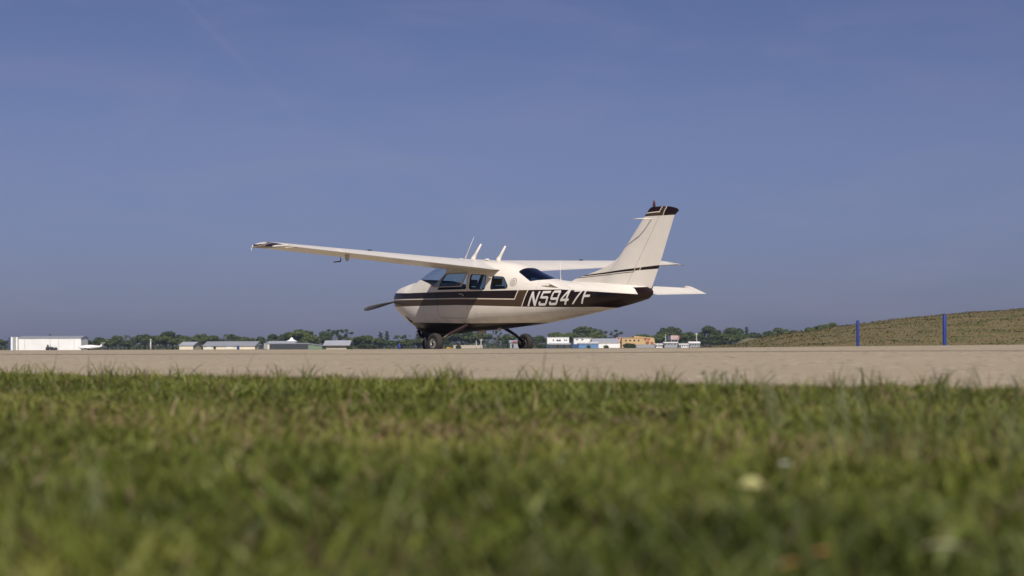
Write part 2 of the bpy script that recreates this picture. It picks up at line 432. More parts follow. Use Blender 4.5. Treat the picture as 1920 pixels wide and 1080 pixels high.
def shell(inset, xs, cuts, N=56, capf=False, capr=True):
    bm = nb(); rings = [[P(x, a, b) for a, b in fsec(x, inset, N)] for x in xs]
    vs = loft(bm, rings, True, False)
    if capf: bm.faces.new(vs[0])
    if capr: bm.faces.new(vs[-1])
    bmesh.ops.recalc_face_normals(bm, faces=bm.faces)
    for poly, side in cuts:
        bmesh.ops.delete(bm, geom=cut(bm, poly, side), context='FACES')
    return bm
CUTS = [(WIN_A, 1), (WIN_A, -1), (WIN_B, 1), (WIN_B, -1), (WIN_C, 1), (WIN_C, -1), (SHIELD, 0), (REARW, 0)]
obj('fuselage', shell(0, XS, CUTS, capf=True), M_FUS, plane, recalc=False, ang=50)
obj('cabin_lining', shell(.03, [x for x in XS if 1.0 <= x <= 5.45], CUTS, capr=True), M_INT, plane, recalc=False)
def pane(name, poly, side, inset, m, xs=None):              # glass = the part of an inset shell that lies inside the outline
    px0 = min(p[0] for p in poly) - .15; px1 = max(p[0] for p in poly) + .15
    bm = nb(); xx = np.linspace(px0, px1, 26)
    loft(bm, [[P(x, a, b) for a, b in fsec(x, inset)] for x in xx], True, False)
    bmesh.ops.recalc_face_normals(bm, faces=bm.faces)
    keep = set(cut(bm, poly, side))
    bmesh.ops.delete(bm, geom=[f for f in bm.faces if f not in keep], context='FACES')
    return obj(name, bm, m, plane, recalc=False)
pane('windshield', SHIELD, 0, .006, M_SHIELD)
pane('rear_window', REARW, 0, .006, M_REARG)
for poly, side in [(WIN_A, -1), (WIN_B, 1), (WIN_B, -1), (WIN_C, 1), (WIN_C, -1)]:
    pane('side_window', poly, side, .012, M_GLASS)
# the opened pilot's window: a frame hinged at its top edge and swung outwards
hz = 1.675; th = R(31)
def hinge(x, z):
    d = hz - z; y0 = fy(x, hz) + .004
    return P(x, y0 + d * math.sin(th), hz - d * math.cos(th))
bm = nb(); outer = WIN_A; cx_ = sum(p[0] for p in outer) / len(outer); cz_ = sum(p[1] for p in outer) / len(outer)
rows = []
for p in outer + outer[:1]:
    d = Vector((cx_ - p[0], cz_ - p[1])); q = Vector(p) + d.normalized() * .032
    a, b = Vector(hinge(*p)), Vector(hinge(q.x, q.y)); nrm = Vector((0, math.cos(th), math.sin(th))) * .016
    rows.append([a, b, b + nrm, a + nrm])
vs = [[bm.verts.new(p) for p in r] for r in rows[:-1]]
for i in range(len(vs)):
    a, b = vs[i], vs[(i + 1) % len(vs)]
    for k in range(4): bm.faces.new((a[k], a[(k + 1) % 4], b[(k + 1) % 4], b[k]))
wf = obj('window_frame', bm, M_FRAME, plane, smooth=False); wf['label'] = 'opened pilot window frame swung out from its top edge'
bm = nb(); bm.faces.new([bm.verts.new(Vector(hinge(*p)) + Vector((0, .008 * math.cos(th), .008))) for p in outer])
obj('window_pane', bm, M_GLASS, wf, smooth=False)
# dark rubber seals round the fixed windows
def seal(poly, side):
    bm = nb(); rows = []
    for p in poly:
        d = (Vector((sum(q[0] for q in poly) / len(poly), sum(q[1] for q in poly) / len(poly))) - Vector(p)).normalized()
        pts = []
        for off, up_ in ((-.006, .002), (-.006, .005), (.010, .005), (.010, .002)):
            q = Vector(p) + d * off; pts.append(P(q.x, side * (fy(q.x, q.y) + up_), q.y))
        rows.append(pts)
    vs = [[bm.verts.new(p) for p in r] for r in rows]
    for i in range(len(vs)):
        a, b = vs[i], vs[(i + 1) % len(vs)]
        for k in range(4): bm.faces.new((a[k], a[(k + 1) % 4], b[(k + 1) % 4], b[k]))
    obj('window_seal', bm, M_BLK, plane, smooth=False)
for poly in (WIN_B, WIN_C): seal(poly, 1); seal(poly, -1)

# wings
def naca(u, th_, camber=.02):
    yt = 5 * th_ * (.2969 * math.sqrt(u) - .126 * u - .3516 * u * u + .2843 * u ** 3 - .1036 * u ** 4)
    yc = camber / .16 * (.8 * u - u * u) if u < .4 else camber / .36 * (.2 + .8 * u - u * u)
    return yc, yt
def wsec(y):
    k = (y - .6) / 4.7
    return dict(le=2.27 + .33 * k, te=4.0 - .36 * k, zl=1.875 + .185 * k, zt=1.70 + .31 * k, th=.145 - .025 * k)
def wpt(y, u, sgn, q=None):
    q = q or wsec(y); yc, yt = naca(u, q['th']); ch = q['te'] - q['le']
    return q['le'] + u * ch, q['zl'] + (q['zt'] - q['zl']) * u + (yc + sgn * yt) * ch
UU = [0, .004, .015, .035, .07, .12, .2, .3, .4, .5, .6, .68, .735]
UA = [.742, .78, .85, .92, 1.0]
def section(y, us, side, q=None, closefront=False):
    up = [P(*((lambda a: (a[0], side * y, a[1]))(wpt(y, u, 1, q)))) for u in us]
    dn = [P(*((lambda a: (a[0], side * y, a[1]))(wpt(y, u, -1, q)))) for u in us]
    if us[0] == 0: dn = dn[1:]
    return up[::-1] + dn
for side in (1, -1):
    bm = nb(); loft(bm, [section(y, UU, side) for y in np.linspace(.35, 5.3, 14)])
    wing = obj('wing', bm, M_WING, plane, ang=40)
    bm = nb(); loft(bm, [section(y, UA, side) for y in np.linspace(.62, 3.22, 6)])
    obj('flap', bm, M_WING, wing, ang=30)
    bm = nb(); loft(bm, [section(y, UA, side) for y in np.linspace(3.235, 5.22, 5)])
    obj('aileron', bm, M_WING, wing, ang=30)
    bm = nb(); rr = []
    for k, (y, a, b, sh, dz) in enumerate([(5.225, 0, 0, 1, 0), (5.35, .01, -.0, 1, 0), (5.45, .03, -.01, .97, -.003), (5.52, .055, -.02, .88, -.008), (5.57, .09, -.04, .72, -.014), (5.60, .13, -.06, .50, -.02), (5.615, .18, -.09, .22, -.024)]):
        q = wsec(min(y, 5.35)); q = dict(le=q['le'] + a, te=q['te'] + b, zl=q['zl'] + dz, zt=q['zt'] + dz * .6, th=q['th'] * sh)
        us = [0, .004, .015, .035, .07, .12, .2, .3, .4, .5, .6, .7, .8, .9, 1.0]
        if y < 5.3:
            us = [u if u < .7 else u for u in us]
        rr.append(section(y, us, side, q))
    rr[0] = section(5.302, us, side, wsec(5.302)); loft(bm, rr)
    tip = obj('wing_tip', bm, M_TIP, wing, ang=60)
    bm = nb(); tube(bm, [P(2.66, side * 5.54, 2.035), P(2.78, side * 5.60, 2.035)], [.022, .028], 8); obj('navigation_light', bm, M_LENS if side > 0 else M_RED, wing)
    for y_ in (5.45, 5.25): bm = nb(); tube(bm, [P(3.62, side * y_, 1.995), P(3.75, side * y_, 1.985)], .003, 5); obj('static_wick', bm, M_BLK, wing)
    bm = nb(); tube(bm, [P(2.68, side * 5.58, 2.02), P(2.70, side * 5.59, 1.955)], .006, 5); obj('tie_down_ring', bm, M_CREAM, wing)
    if side > 0:
        bm = nb(); tube(bm, [P(3.28, 3.93, 1.90), P(3.28, 3.93, 1.80), P(3.26, 3.93, 1.787), P(3.05, 3.93, 1.785)], [.014, .013, .013, .011], 8)
        obj('pitot_tube', bm, M_BLK, wing)
        bm = nb(); prism(bm, [(3.36, 1.92), (3.50, 1.92), (3.47, 1.80), (3.42, 1.785), (3.385, 1.81)], lambda a, b: P(a, 3.87, b), lambda a, b: P(a, 3.895, b))
        obj('hinge_bracket', bm, M_FRAME, wing, smooth=False)
    for y_ in (1.5, 2.6, 4.1):
        bm = nb(); prism(bm, [(3.35, 1.78 + .06 * y_), (3.62, 1.745 + .06 * y_), (3.60, 1.715 + .06 * y_), (3.42, 1.73 + .06 * y_)], lambda a, b: P(a, side * (y_ + .01), b), lambda a, b: P(a, side * (y_ - .01), b))
        obj('hinge_bracket', bm, M_CREAM, wing, smooth=False)
    bm = nb(); lathe(bm, [(0, .006), (.05, .006), (.055, 0), (0, -.02)], 14, 'Z', P(2.9, side * 2.95, 2.065)); obj('fuel_cap', bm, M_BLK, wing)

# tail: fin and rudder
LEZ = [(1.18, 5.7), (1.40, 5.62), (1.445, 5.72), (1.53, 6.08), (1.585, 6.34), (1.64, 6.54), (1.72, 6.78), (1.84, 6.98), (2.0, 7.13), (2.2, 7.32), (2.4, 7.50), (2.57, 7.66), (2.68, 7.76), (2.74, 7.83), (2.775, 7.93)]
HZ = [(1.18, 7.18), (2.57, 8.09), (2.80, 8.24)]
TZ = [(1.18, 7.83), (1.61, 8.04), (2.56, 8.44), (2.60, 8.50), (2.64, 8.555), (2.68, 8.52), (2.72, 8.40), (2.75, 8.22), (2.775, 8.0)]
def itp(t, z): return float(np.interp(z, [a for a, _ in t], [b for _, b in t]))
def fin_half(x, z):
    le = 7.66 - (2.57 - z) * .905; te = itp(TZ, z); u = (x - le) / (te - le)
    k = .052 if z < 2.6 else .052 * max(.12, 1 - ((z - 2.6) / .18) ** 2)
    a = naca(min(max(u, 0), 1), 2 * k, 0)[1] * (te - le) if u > 0 else 0
    l2 = itp(LEZ, z); d = max(x - l2, 0)
    b = min(.016, .006 + .05 * math.sqrt(d * .02)) if u < .3 else 0
    if x - l2 < 1e-6: b = .0015 if z < 1.9 else .0
    return max(a, b, .0012)
def blade(name, zs, fa, fb, n_, mm_, parent, bias=1.6):
    bm = nb(); rr = []
    for z in zs:
        a, b = fa(z), fb(z); xs = [a + (b - a) * (i / (n_ - 1)) ** bias for i in range(n_)]
        rr.append([P(x, fin_half(x, z), z) for x in xs] + [P(x, -fin_half(x, z), z) for x in xs[::-1]])
    loft(bm, rr); return obj(name, bm, mm_, parent, ang=35)
zsA = list(np.linspace(1.18, 1.9, 22)) + list(np.linspace(1.95, 2.58, 12)) + [2.62, 2.66, 2.70, 2.73, 2.75]
fin = blade('fin', zsA, lambda z: itp(LEZ, z), lambda z: min(itp(HZ, z) - .006, itp(TZ, z)), 16, M_FIN, plane)
zsR = list(np.linspace(1.215, 2.56, 16)) + [2.60, 2.64, 2.68, 2.71, 2.735]
blade('rudder', zsR, lambda z: itp(HZ, z) + .004, lambda z: itp(TZ, z), 8, M_FIN, fin, 1)
bm = nb(); lathe(bm, [(0, .11), (.014, .105), (.022, .085), (.026, .03), (.034, .0), (0, -.02)], 14, 'Z', P(7.92, 0, 2.765)); obj('beacon', bm, M_RED, fin)
for side in (1, -1):
    bm = nb(); tube(bm, [P(7.90, 0.01 * side, 2.522), P(7.89, side * .15, 2.523), P(7.85, side * .21, 2.523), P(7.74, side * .25, 2.525), P(7.62, side * .27, 2.53)], [.011, .011, .011, .010, .008], 7)
    obj('navigation_antenna', bm, M_CREAM, fin)
# tailplane with drooped elevators
def hsec(y, side, us, droop=0, th_=.10):
    k = (y - .1) / 1.87; le = 6.72 + .15 * k; te = 7.80 - .30 * k; hx = 7.33 - .10 * k; z0 = 1.245
    pts = []
    def at(u, s_):
        x = le + u * (te - le); yt = naca(min(u, 1), th_, 0)[1] * (te - le); return x, z0 + s_ * yt
    up = [at(u, 1) for u in us]; dn = [at(u, -1) for u in us]
    if us[0] == 0: dn = dn[1:]
    out = []
    for x, z in up[::-1] + dn:
        if droop:
            dx, dz = x - hx, z - z0; c_, s_ = math.cos(droop), math.sin(droop)
            x, z = hx + dx * c_ + dz * s_, z0 - dx * s_ + dz * c_
        out.append(P(x, side * y, z))
    return out
for side in (1, -1):
    HU = [0, .01, .04, .1, .2, .35, .5, .6]
    hu = lambda y: [u * ((7.33 - .10 * (y - .1) / 1.87 - (6.72 + .15 * (y - .1) / 1.87)) / (7.80 - .30 * (y - .1) / 1.87 - (6.72 + .15 * (y - .1) / 1.87))) / .6 * .985 for u in HU]
    bm = nb(); loft(bm, [hsec(y, side, hu(y)) for y in (.02, .6, 1.2, 1.72)] + [hsec(y, side, [u * f_ for u in hu(y)], 0, t_) for y, f_, t_ in ((1.725, .62, .10), (1.87, .62, .09), (1.94, .60, .06), (1.965, .56, .02))])
    stb = obj('horizontal_stabilizer', bm, M_CREAM, plane, ang=40)
    bm = nb()
    hb = lambda y: [hu(y)[-1] * 1.03 + (1 - hu(y)[-1] * 1.03) * k for k in (0, .15, .4, .7, 1)]
    secs = []
    for y, te_cut in ((.10, .35), (.18, .62), (.27, 1.0), (.7, 1.0), (1.2, 1.0), (1.722, 1.0)):
        us = [hb(y)[0] + (u - hb(y)[0]) * te_cut for u in hb(y)]
        secs.append(hsec(y, side, us, R(19)))
    loft(bm, secs)
    elv = obj('elevator', bm, M_CREAM, stb, ang=35)
    bm = nb(); HT = [.38, .42, .5, .58, .66, .75, .85, .93, 1]
    loft(bm, [hsec(y, side, HT, R(19), t_) for y, t_ in ((1.735, .10), (1.86, .095), (1.93, .075), (1.965, .05), (1.98, .02))])
    obj('elevator_horn', bm, M_CREAM, stb, ang=40)
# registration letters, 12 inch, slanted
G = {
 'N': [[(0,0),(.2,0),(.2,1),(0,1)], [(.8,0),(1,0),(1,1),(.8,1)], [(.2,1),(.2,.68),(.8,0),(.8,.32)]],
 '5': [[(0,1),(1,1),(1,.84),(0,.84)], [(0,.84),(.2,.84),(.2,.5),(0,.5)], [(.2,.64),(.86,.64),(1,.54),(.8,.48),(.2,.48)], [(.8,.48),(1,.54),(1,.12),(.8,.16)], [(0,.16),(.8,.16),(1,.12),(.88,0),(.12,0),(0,.12)], [(0,.16),(.2,.16),(.2,.28),(0,.28)]],
 '9': [[(.12,1),(.88,1),(1,.88),(.8,.84),(.2,.84),(0,.88)], [(0,.88),(.2,.84),(.2,.52),(0,.46)], [(0,.46),(.2,.52),(.8,.52),(.8,.36),(.12,.36)], [(.8,.84),(1,.88),(1,.12),(.8,.16)], [(0,.12),(0,.16),(.8,.16),(1,.12),(.88,0),(.12,0)], [(0,.16),(.2,.16),(.2,.25),(0,.25)]],
 '4': [[(.6,0),(.82,0),(.82,1),(.6,1)], [(0,.24),(.6,.24),(.6,.40),(0,.40)], [(.82,.24),(1,.24),(1,.40),(.82,.40)], [(0,.40),(.22,.40),(.6,.78),(.6,1),(.52,1)]],
 '7': [[(0,1),(1,1),(1,.84),(0,.84)], [(.8,.84),(1,.84),(.42,0),(.2,0)]],
 'F': [[(0,0),(.2,0),(.2,1),(0,1)], [(.2,1),(1,1),(1,.84),(.2,.84)], [(.2,.60),(.82,.60),(.82,.44),(.2,.44)]],
}
for side in (1, -1):
    bm = nb(); word = 'N5947F' if side > 0 else 'F7495N'; xx = 4.845
    for i, ch in enumerate(word):
        wl = .212; h_ = .292; zb_ = .932 + .004 * i
        for poly in G[ch]:
            tmp = nb(); f = tmp.faces.new([tmp.verts.new((a, b, 0)) for a, b in poly])
            for c_ in (.16, .32, .48, .64, .8):
                for no in ((0, 1, 0), (1, 0, 0)):
                    bmesh.ops.bisect_plane(tmp, geom=tmp.verts[:] + tmp.edges[:] + tmp.faces[:], plane_co=(c_, c_, 0), plane_no=no, dist=1e-5)
            mp_ = {}
            for v in tmp.verts:
                a, b = v.co.x, v.co.y
                if side < 0: x = xx + (1 - a) * wl + (1 - b) * .0 + b * .13 - 0; 
                else: x = xx + a * wl + b * .13
                z = zb_ + b * h_
                mp_[v] = bm.verts.new(P(x, side * (fy(x, z) + .003), z))
            for f in tmp.faces:
                try: bm.faces.new([mp_[v] for v in f.verts])
                except ValueError: pass
            tmp.free()
        xx += .274
    obj('registration_lettering', bm, M_LET, plane, smooth=False)
# round emblem behind the cabin
for side in (1, -1):
    bm = nb(); ec = (4.44, 1.43)
    def ring(r0, r1, n_=28, a0=0, a1=2 * math.pi, cx=0, cz=0):
        rows = []
        for k in range(n_ + 1):
            t = a0 + (a1 - a0) * k / n_; row = []
            for r_ in (r0, r1):
                x = ec[0] + cx + r_ * math.cos(t); z = ec[1] + cz + r_ * math.sin(t); row.append(P(x, side * (fy(x, z) + .003), z))
            rows.append(row)
        loft(bm, rows, closed=False, caps=False)
    ring(.073, .082); ring(.038, .046)
    for k in range(5):
        t = k * math.pi / 2.5; ring(.004, .008, 8, 0, 2 * math.pi, .020 * math.cos(t), .020 * math.sin(t))
    obj('round_emblem', bm, mat('emblem_ink', (.05, .04, .035), .6), plane, smooth=False)
# door handle, seams, step, belly fittings, louvres
bm = nb(); x_, z_ = 2.96, 1.225
tube(bm, [P(x_ - .09, fy(x_, z_) + .018, z_ + .005), P(x_ + .02, fy(x_, z_) + .024, z_), P(x_ + .06, fy(x_, z_) + .015, z_ - .035)], .011, 6); obj('door_handle', bm, M_FRAME, plane)
for side in (1, -1):
    bm = nb(); dl = [(2.10, 1.30), (2.14, .80), (2.22, .74), (3.05, .72), (3.12, .80), (3.125, 1.70)]
    for a, b in zip(dl, dl[1:]):
        for k in range(8):
            p = [a[0] + (b[0] - a[0]) * (k + j) / 8 for j in (0, 1)]; q = [a[1] + (b[1] - a[1]) * (k + j) / 8 for j in (0, 1)]
            tube(bm, [P(p[0], side * (fy(p[0], q[0]) + .0), q[0]), P(p[1], side * (fy(p[1], q[1]) + .0), q[1])], .0028, 4)
    obj('door_seam', bm, M_BLK, plane)
bm = nb()
for k in range(3):
    x_ = .86 + k * .075; z_ = .79 - k * .02
    tube(bm, [P(x_ + .03, fy(x_, .69) + .004, .69 - k * .012), P(x_ - .03, fy(x_ - .03, .80) + .022, .805 - k * .022)], [.016, .006], 6)
obj('cowl_louvre', bm, M_BLK, plane)
bm = nb(); box(bm, *sorted((4 - 2.80, 4 - 3.05)), .0, .06, .385, .50, .01); obj('belly_antenna', bm, M_FRAME, plane)
bm = nb(); prism(bm, [(3.57, .53), (3.67, .53), (3.65, .44), (3.60, .44)], lambda a, b: P(a, .12, b), lambda a, b: P(a, .15, b)); obj('belly_antenna', bm, M_FRAME, plane, smooth=False)
bm = nb(); tube(bm, [P(1.05, .25, .48), P(1.15, .27, .36), P(1.25, .27, .33)], .035, 8); obj('exhaust_pipe', bm, M_LEG, plane)
# roof antennas
def mast(x, z, dx, dz, r0, r1, name='roof_antenna', flare=True):
    bm = nb(); pts = [P(x, 0, z - .03), P(x + .02, 0, z + .03), P(x + dx * .35, 0, z + dz * .35), P(x + dx, 0, z + dz)]
    tube(bm, pts, [r0 * 2.6, r0 * 1.9, r0 * 1.15, r1] if flare else [r0 * 2, r0, r0, r1], 8, flat=1); return obj(name, bm, M_CREAM, plane)
mast(2.62, 1.99, .27, .31, .026, .018); mast(3.44, 1.935, .23, .285, .026, .018)
mast(2.36, 2.01, .30, .46, .006, .003, 'whip_antenna'); mast(5.33, 1.45, .02, .40, .004, .002, 'whip_antenna')
for x_, z_ in ((2.22, 2.01), (3.08, 1.965)):
    bm = nb(); bmesh.ops.create_uvsphere(bm, u_segments=12, v_segments=8, radius=.07, matrix=Matrix.Translation(P(x_, 0, z_)) @ Matrix.Diagonal((1, .6, .3, 1))); obj('roof_fairing', bm, M_CREAM, plane)
# centre section of the roof between the wings
bm = nb(); loft(bm, [section(abs(y) if abs(y) > .2 else .2, UU + [.8, .9, 1.0], 1 if y > 0 else -1, dict(wsec(.6), le=2.24, zl=1.878)) if False else [Vector((p[0], y, p[2])) for p in section(.6, UU + [.82, .92, 1.0], 1)] for y in np.linspace(-.6, .6, 7)])
obj('roof_fairing', bm, M_WING, plane, ang=40)
# cabin interior
bm = nb(); box(bm, 4 - 4.3, 4 - 1.6, -.40, .40, .74, .77); obj('cabin_floor', bm, M_INT, plane)
bm = nb(); prism(bm, [(1.55, 1.52), (1.75, 1.50), (1.95, 1.40), (1.98, .9), (1.6, .9)], lambda a, b: P(a, .44, b), lambda a, b: P(a, -.44, b)); obj('instrument_panel', bm, M_BLK, plane)
for x_, yy in ((2.75, .26), (2.75, -.26), (3.55, .26), (3.55, -.26), (4.15, .22), (4.15, -.22)):
    q = .0 if x_ < 4 else .03
    bm = nb(); box(bm, 4 - x_ - .02, 4 - x_ + .42, yy - .20, yy + .20, .90, 1.02, .03); seat = obj('seat', bm, M_SEAT, plane, smooth=False)
    bm = nb(); prism(bm, rounded([(x_ - .02, .98), (x_ + .10, .98), (x_ + .19, 1.37 - q), (x_ + .10, 1.39 - q)], .03), lambda a, b: P(a, yy - .19, b), lambda a, b: P(a, yy + .19, b)); obj('backrest', bm, M_SEAT, seat, smooth=False)
    if x_ < 4:
        bm = nb(); prism(bm, rounded([(x_ + .09, 1.40), (x_ + .17, 1.40), (x_ + .20, 1.53), (x_ + .13, 1.54)], .02), lambda a, b: P(a, yy - .11, b), lambda a, b: P(a, yy + .11, b)); obj('headrest', bm, M_SEAT, seat, smooth=False)
# propeller at rest and spinner
bm = nb(); lathe(bm, [(0, .20), (.04, .19), (.09, .14), (.125, .06), (.14, -.02), (.14, -.08), (0, -.08)], 24, 'X', P(.13, 0, 1.17)); obj('spinner', bm, M_CREAM, plane)
bm = nb()
for sgn in (1, -1):
    an = R(-12); rr = []
    for k in range(10):
        r_ = .06 + k * (1.02 - .06) / 9; u = k / 9; ch = (.05 + .07 * math.sin(min(1, u * 1.25) * math.pi * .62)) * (1 if k < 9 else .45); tw = R(58 - 42 * u); tk = .028 - .02 * u
        cy, cz = sgn * r_ * math.cos(an), sgn * r_ * math.sin(an); ring_ = []
        for j in range(8):
            t = j * math.pi / 4; a = ch * math.cos(t) * .5; b = tk * math.sin(t) * .5
            ax = a * math.sin(tw) + b * math.cos(tw); tn_ = sgn * (a * math.cos(tw) - b * math.sin(tw))
            ring_.append(P(.06 + ax, cy - tn_ * math.sin(an), 1.17 + cz + tn_ * math.cos(an)))
        rr.append(ring_)
    loft(bm, rr)
obj('propeller', bm, M_PROP, plane)
# landing gear
def wheel(x, y, r, w, parent, out):
    bm = nb(); prof = [(r * .5, -w * .36), (r * .62, -w * .46), (r * .85, -w * .48), (r * .95, -w * .38), (r * .995, -w * .18), (r, 0), (r * .995, w * .18), (r * .95, w * .38), (r * .85, w * .48), (r * .62, w * .46), (r * .5, w * .36), (r * .5, -w * .36)]
    lathe(bm, prof, 32, 'Y', P(x, y, r - .004)); t = obj('wheel', bm, M_TYRE, parent)
    bm = nb(); lathe(bm, [(0, w * .40), (r * .14, w * .40), (r * .16, w * .30), (r * .36, w * .24), (r * .40, w * .34), (r * .52, w * .37), (r * .52, -w * .37), (r * .40, -w * .34), (r * .36, -w * .24), (r * .14, -w * .30), (0, -w * .34)], 24, 'Y', P(x, y, r - .004)); obj('rim', bm, M_RIM, t, ang=30)
    return t
for side in (1, -1):
    yw = 1.265 * side
    bm = nb(); tube(bm, [P(2.98, side * .30, .60), P(2.97, side * .5, .56), P(2.92, side * .95, .37), P(2.89, side * 1.20, .215)], [.052, .048, .036, .032], 10, flat=.8); leg = obj('main_gear_leg', bm, M_LEG, plane)
    bm = nb(); tube(bm, [P(3.03, side * .6, .50), P(2.96, side * 1.16, .225)], .009, 6); obj('brake_line', bm, M_BLK, leg)
    bm = nb(); tube(bm, [P(2.89, side * 1.17, .20), P(2.89, side * 1.34, .20)], .03, 10); obj('axle', bm, M_LEG, leg)
    bm = nb(); lathe(bm, [(.04, -.02), (.085, -.02), (.085, .02), (.04, .02), (.04, -.02)], 16, 'Y', P(2.89, side * 1.215, .20)); obj('brake_disc', bm, M_BLK, leg)
    wheel(2.89, yw, .204, .155, plane, side)
bm = nb(); tube(bm, [P(1.02, 0, .62), P(1.08, 0, .40), P(1.09, 0, .36)], [.045, .04, .03], 10); leg = obj('nose_gear_strut', bm, M_CREAM, plane)
bm = nb()
for s_ in (1, -1): tube(bm, [P(1.09, 0, .37), P(1.09, s_ * .085, .34), P(1.10, s_ * .085, .17)], .018, 8)
obj('nose_gear_fork', bm, M_CREAM, leg)
wheel(1.10, 0, .175, .125, plane, 1)
for s_ in (1, -1):
    bm = nb(); prism(bm, [(1.08, .47), (1.5, .43), (1.45, .34), (1.2, .33), (1.1, .38)], lambda a, b: P(a, s_ * (.17 + (.45 - b) * .25), b), lambda a, b: P(a, s_ * (.185 + (.45 - b) * .25), b)); obj('nose_gear_door', bm, M_BLK, plane, smooth=False)
bm = nb(); loft(bm, [[P(x, a, b) for a, b in ((-.2, .60), (-.21, zb), (0, zb - .03), (.21, zb), (.2, .60))] for x, zb in ((.92, .53), (1.08, .455), (1.3, .42), (1.6, .41), (2.2, .44), (2.6, .47))]); obj('engine_fairing', bm, M_BLK, plane)
#@@SET@@
# ------------------------------------------------------------------ far side of the airfield
GF = float(ground_z(0, 500))
def fx(px, D): return (px - 960) / FPX * D
def fz(px, py, D): return CZ + ((YH - ROLL * (px - 960)) - py) / FPX * D
def mtl(name, col, rough=.7, amt=.12): return worn(name, col, rough, amt, .25)
C_WHITE = mtl('white_metal_siding', (.78, .77, .76)); C_CREAM = mtl('cream_render', (.70, .62, .47)); C_GREYR = mtl('grey_metal_roof', (.27, .28, .31), .5)
C_ROOF2 = mtl('pale_grey_roof', (.36, .37, .41), .5); C_CHAR = mtl('charcoal_siding', (.035, .038, .045)); C_GREEN = mtl('green_siding', (.16, .22, .14))
C_BLUE = mtl('blue_siding', (.10, .22, .42)); C_NAVY = mtl('navy_siding', (.03, .06, .16)); C_YEL = mtl('ochre_render', (.52, .36, .17)); C_REDB = mtl('red_panels', (.30, .08, .06))
C_GREY = mtl('grey_render', (.30, .31, .33)); C_DARK = mat('dark_opening', (.012, .014, .018), .3); C_CLOTH = mtl('white_canvas', (.82, .82, .82)); C_CONC = mtl('pale_concrete', (.42, .37, .30))
C_SEAM = mat('seam_paint', (.45, .45, .46), .7); C_POLE = mtl('pale_pole_paint', (.6, .6, .58))
def house(name, label, px0, px1, yt, D, depth, wall, roof=None, ridge=0, ov=.25, yaw=0, wins=(), doors=(), seams=(), wm=None, kind='building', roofdir='x', group=None, thick=.12):
    """wall from px0 to px1 whose eaves stand at picture height yt; ridge = roof height above the eaves in photo pixels"""
    x0, x1 = fx(px0, D), fx(px1, D); ze = fz((px0 + px1) / 2, yt, D); w = x1 - x0; cx = (x0 + x1) / 2
    t = thing(name, label, kind, (cx, D, GF), R(yaw), group); H = ze - GF; h = w / 2
    bm = nb(); box(bm, -h, h, 0, depth, -.3, H); obj('wall', bm, wall, t, smooth=False)
    r = ridge / FPX * D
    if roof:
        bm = nb()
        if ridge <= 0: box(bm, -h - ov, h + ov, -ov, depth + ov, H + .003, H + .003 + thick * 2)
        elif roofdir == 'x':
            sl = [(-ov, H - .05), (depth / 2, H + r), (depth + ov, H - .05), (depth + ov, H + thick), (depth / 2, H + r + thick), (-ov, H + thick)]
            prism(bm, sl, lambda a, b: (-h - ov, a, b + .005), lambda a, b: (h + ov, a, b + .005))
            bg_ = nb(); prism(bg_, [(.01, H - .02), (depth - .01, H - .02), (depth / 2, H + r - .02)], lambda a, b: (-h + .01, a, b), lambda a, b: (h - .01, a, b)); obj('gable', bg_, wall, t, smooth=False)
        else:
            sl = [(-h - ov, H - .05), (0, H + r), (h + ov, H - .05), (h + ov, H + thick), (0, H + r + thick), (-h - ov, H + thick)]
            prism(bm, sl, lambda a, b: (a, -ov, b + .005), lambda a, b: (a, depth + ov, b + .005))
            bg_ = nb(); prism(bg_, [(-h, H - .02), (h, H - .02), (0, H + r - .02)], lambda a, b: (a, .01, b), lambda a, b: (a, depth - .01, b)); obj('gable', bg_, wall, t, smooth=False)
        obj('roof', bm, roof, t, smooth=False)
    def rect(nm, p0, p1, y0, y1, m_, pr=.04):
        a, b = fx(p0, D) - cx, fx(p1, D) - cx; za, zb_ = fz(p0, y1, D) - GF, fz(p0, y0, D) - GF
        bm = nb(); box(bm, a, b, -pr, .06, max(za, 0), zb_); return obj(nm, bm, m_, t, smooth=False)
    for q in wins: rect('window', *q, C_DARK)
    for q in doors: rect('door', *q[:4], q[4] if len(q) > 4 else C_DARK)
    for q in seams:
        a = fx(q, D) - cx; bm = nb(); box(bm, a - .06, a + .06, -.05, .0, .05, H - .1); obj('seam', bm, wm or C_SEAM, t, smooth=False)
    return t, rect
D = 430
t, rect = house('hangar', 'long white hangar with sliding door panels at the left end of the field', 35, 152, 634, D, 7, C_WHITE, C_GREYR, 3.2, seams=(46, 94, 110, 139), ov=.15)
x_ = fx(20, D) - fx(93.5, D)
for k, px in enumerate((19, 23, 27, 31)):
    a = fx(px, D) - fx(93.5, D); b = a + .50; bm = nb(); box(bm, a, b, .6 + k * .3, 11, 0, fz(px, 632, D) - GF); obj('door_panel', bm, C_WHITE if k % 2 == 0 else C_GREY, t, smooth=False)
a = fx(15.2, D) - fx(93.5, D); bm = nb(); box(bm, a, a + .45, .3, 11, 0, fz(15, 632.5, D) - GF); obj('corner_post', bm, C_NAVY, t, smooth=False)
bm = nb(); tube(bm, [(fx(82, D) - fx(93.5, D), 6, 3.1), (fx(82, D) - fx(93.5, D), 6, fz(82, 626, D) - GF)], .22, 8); obj('roof_vent', bm, C_CHAR, t)
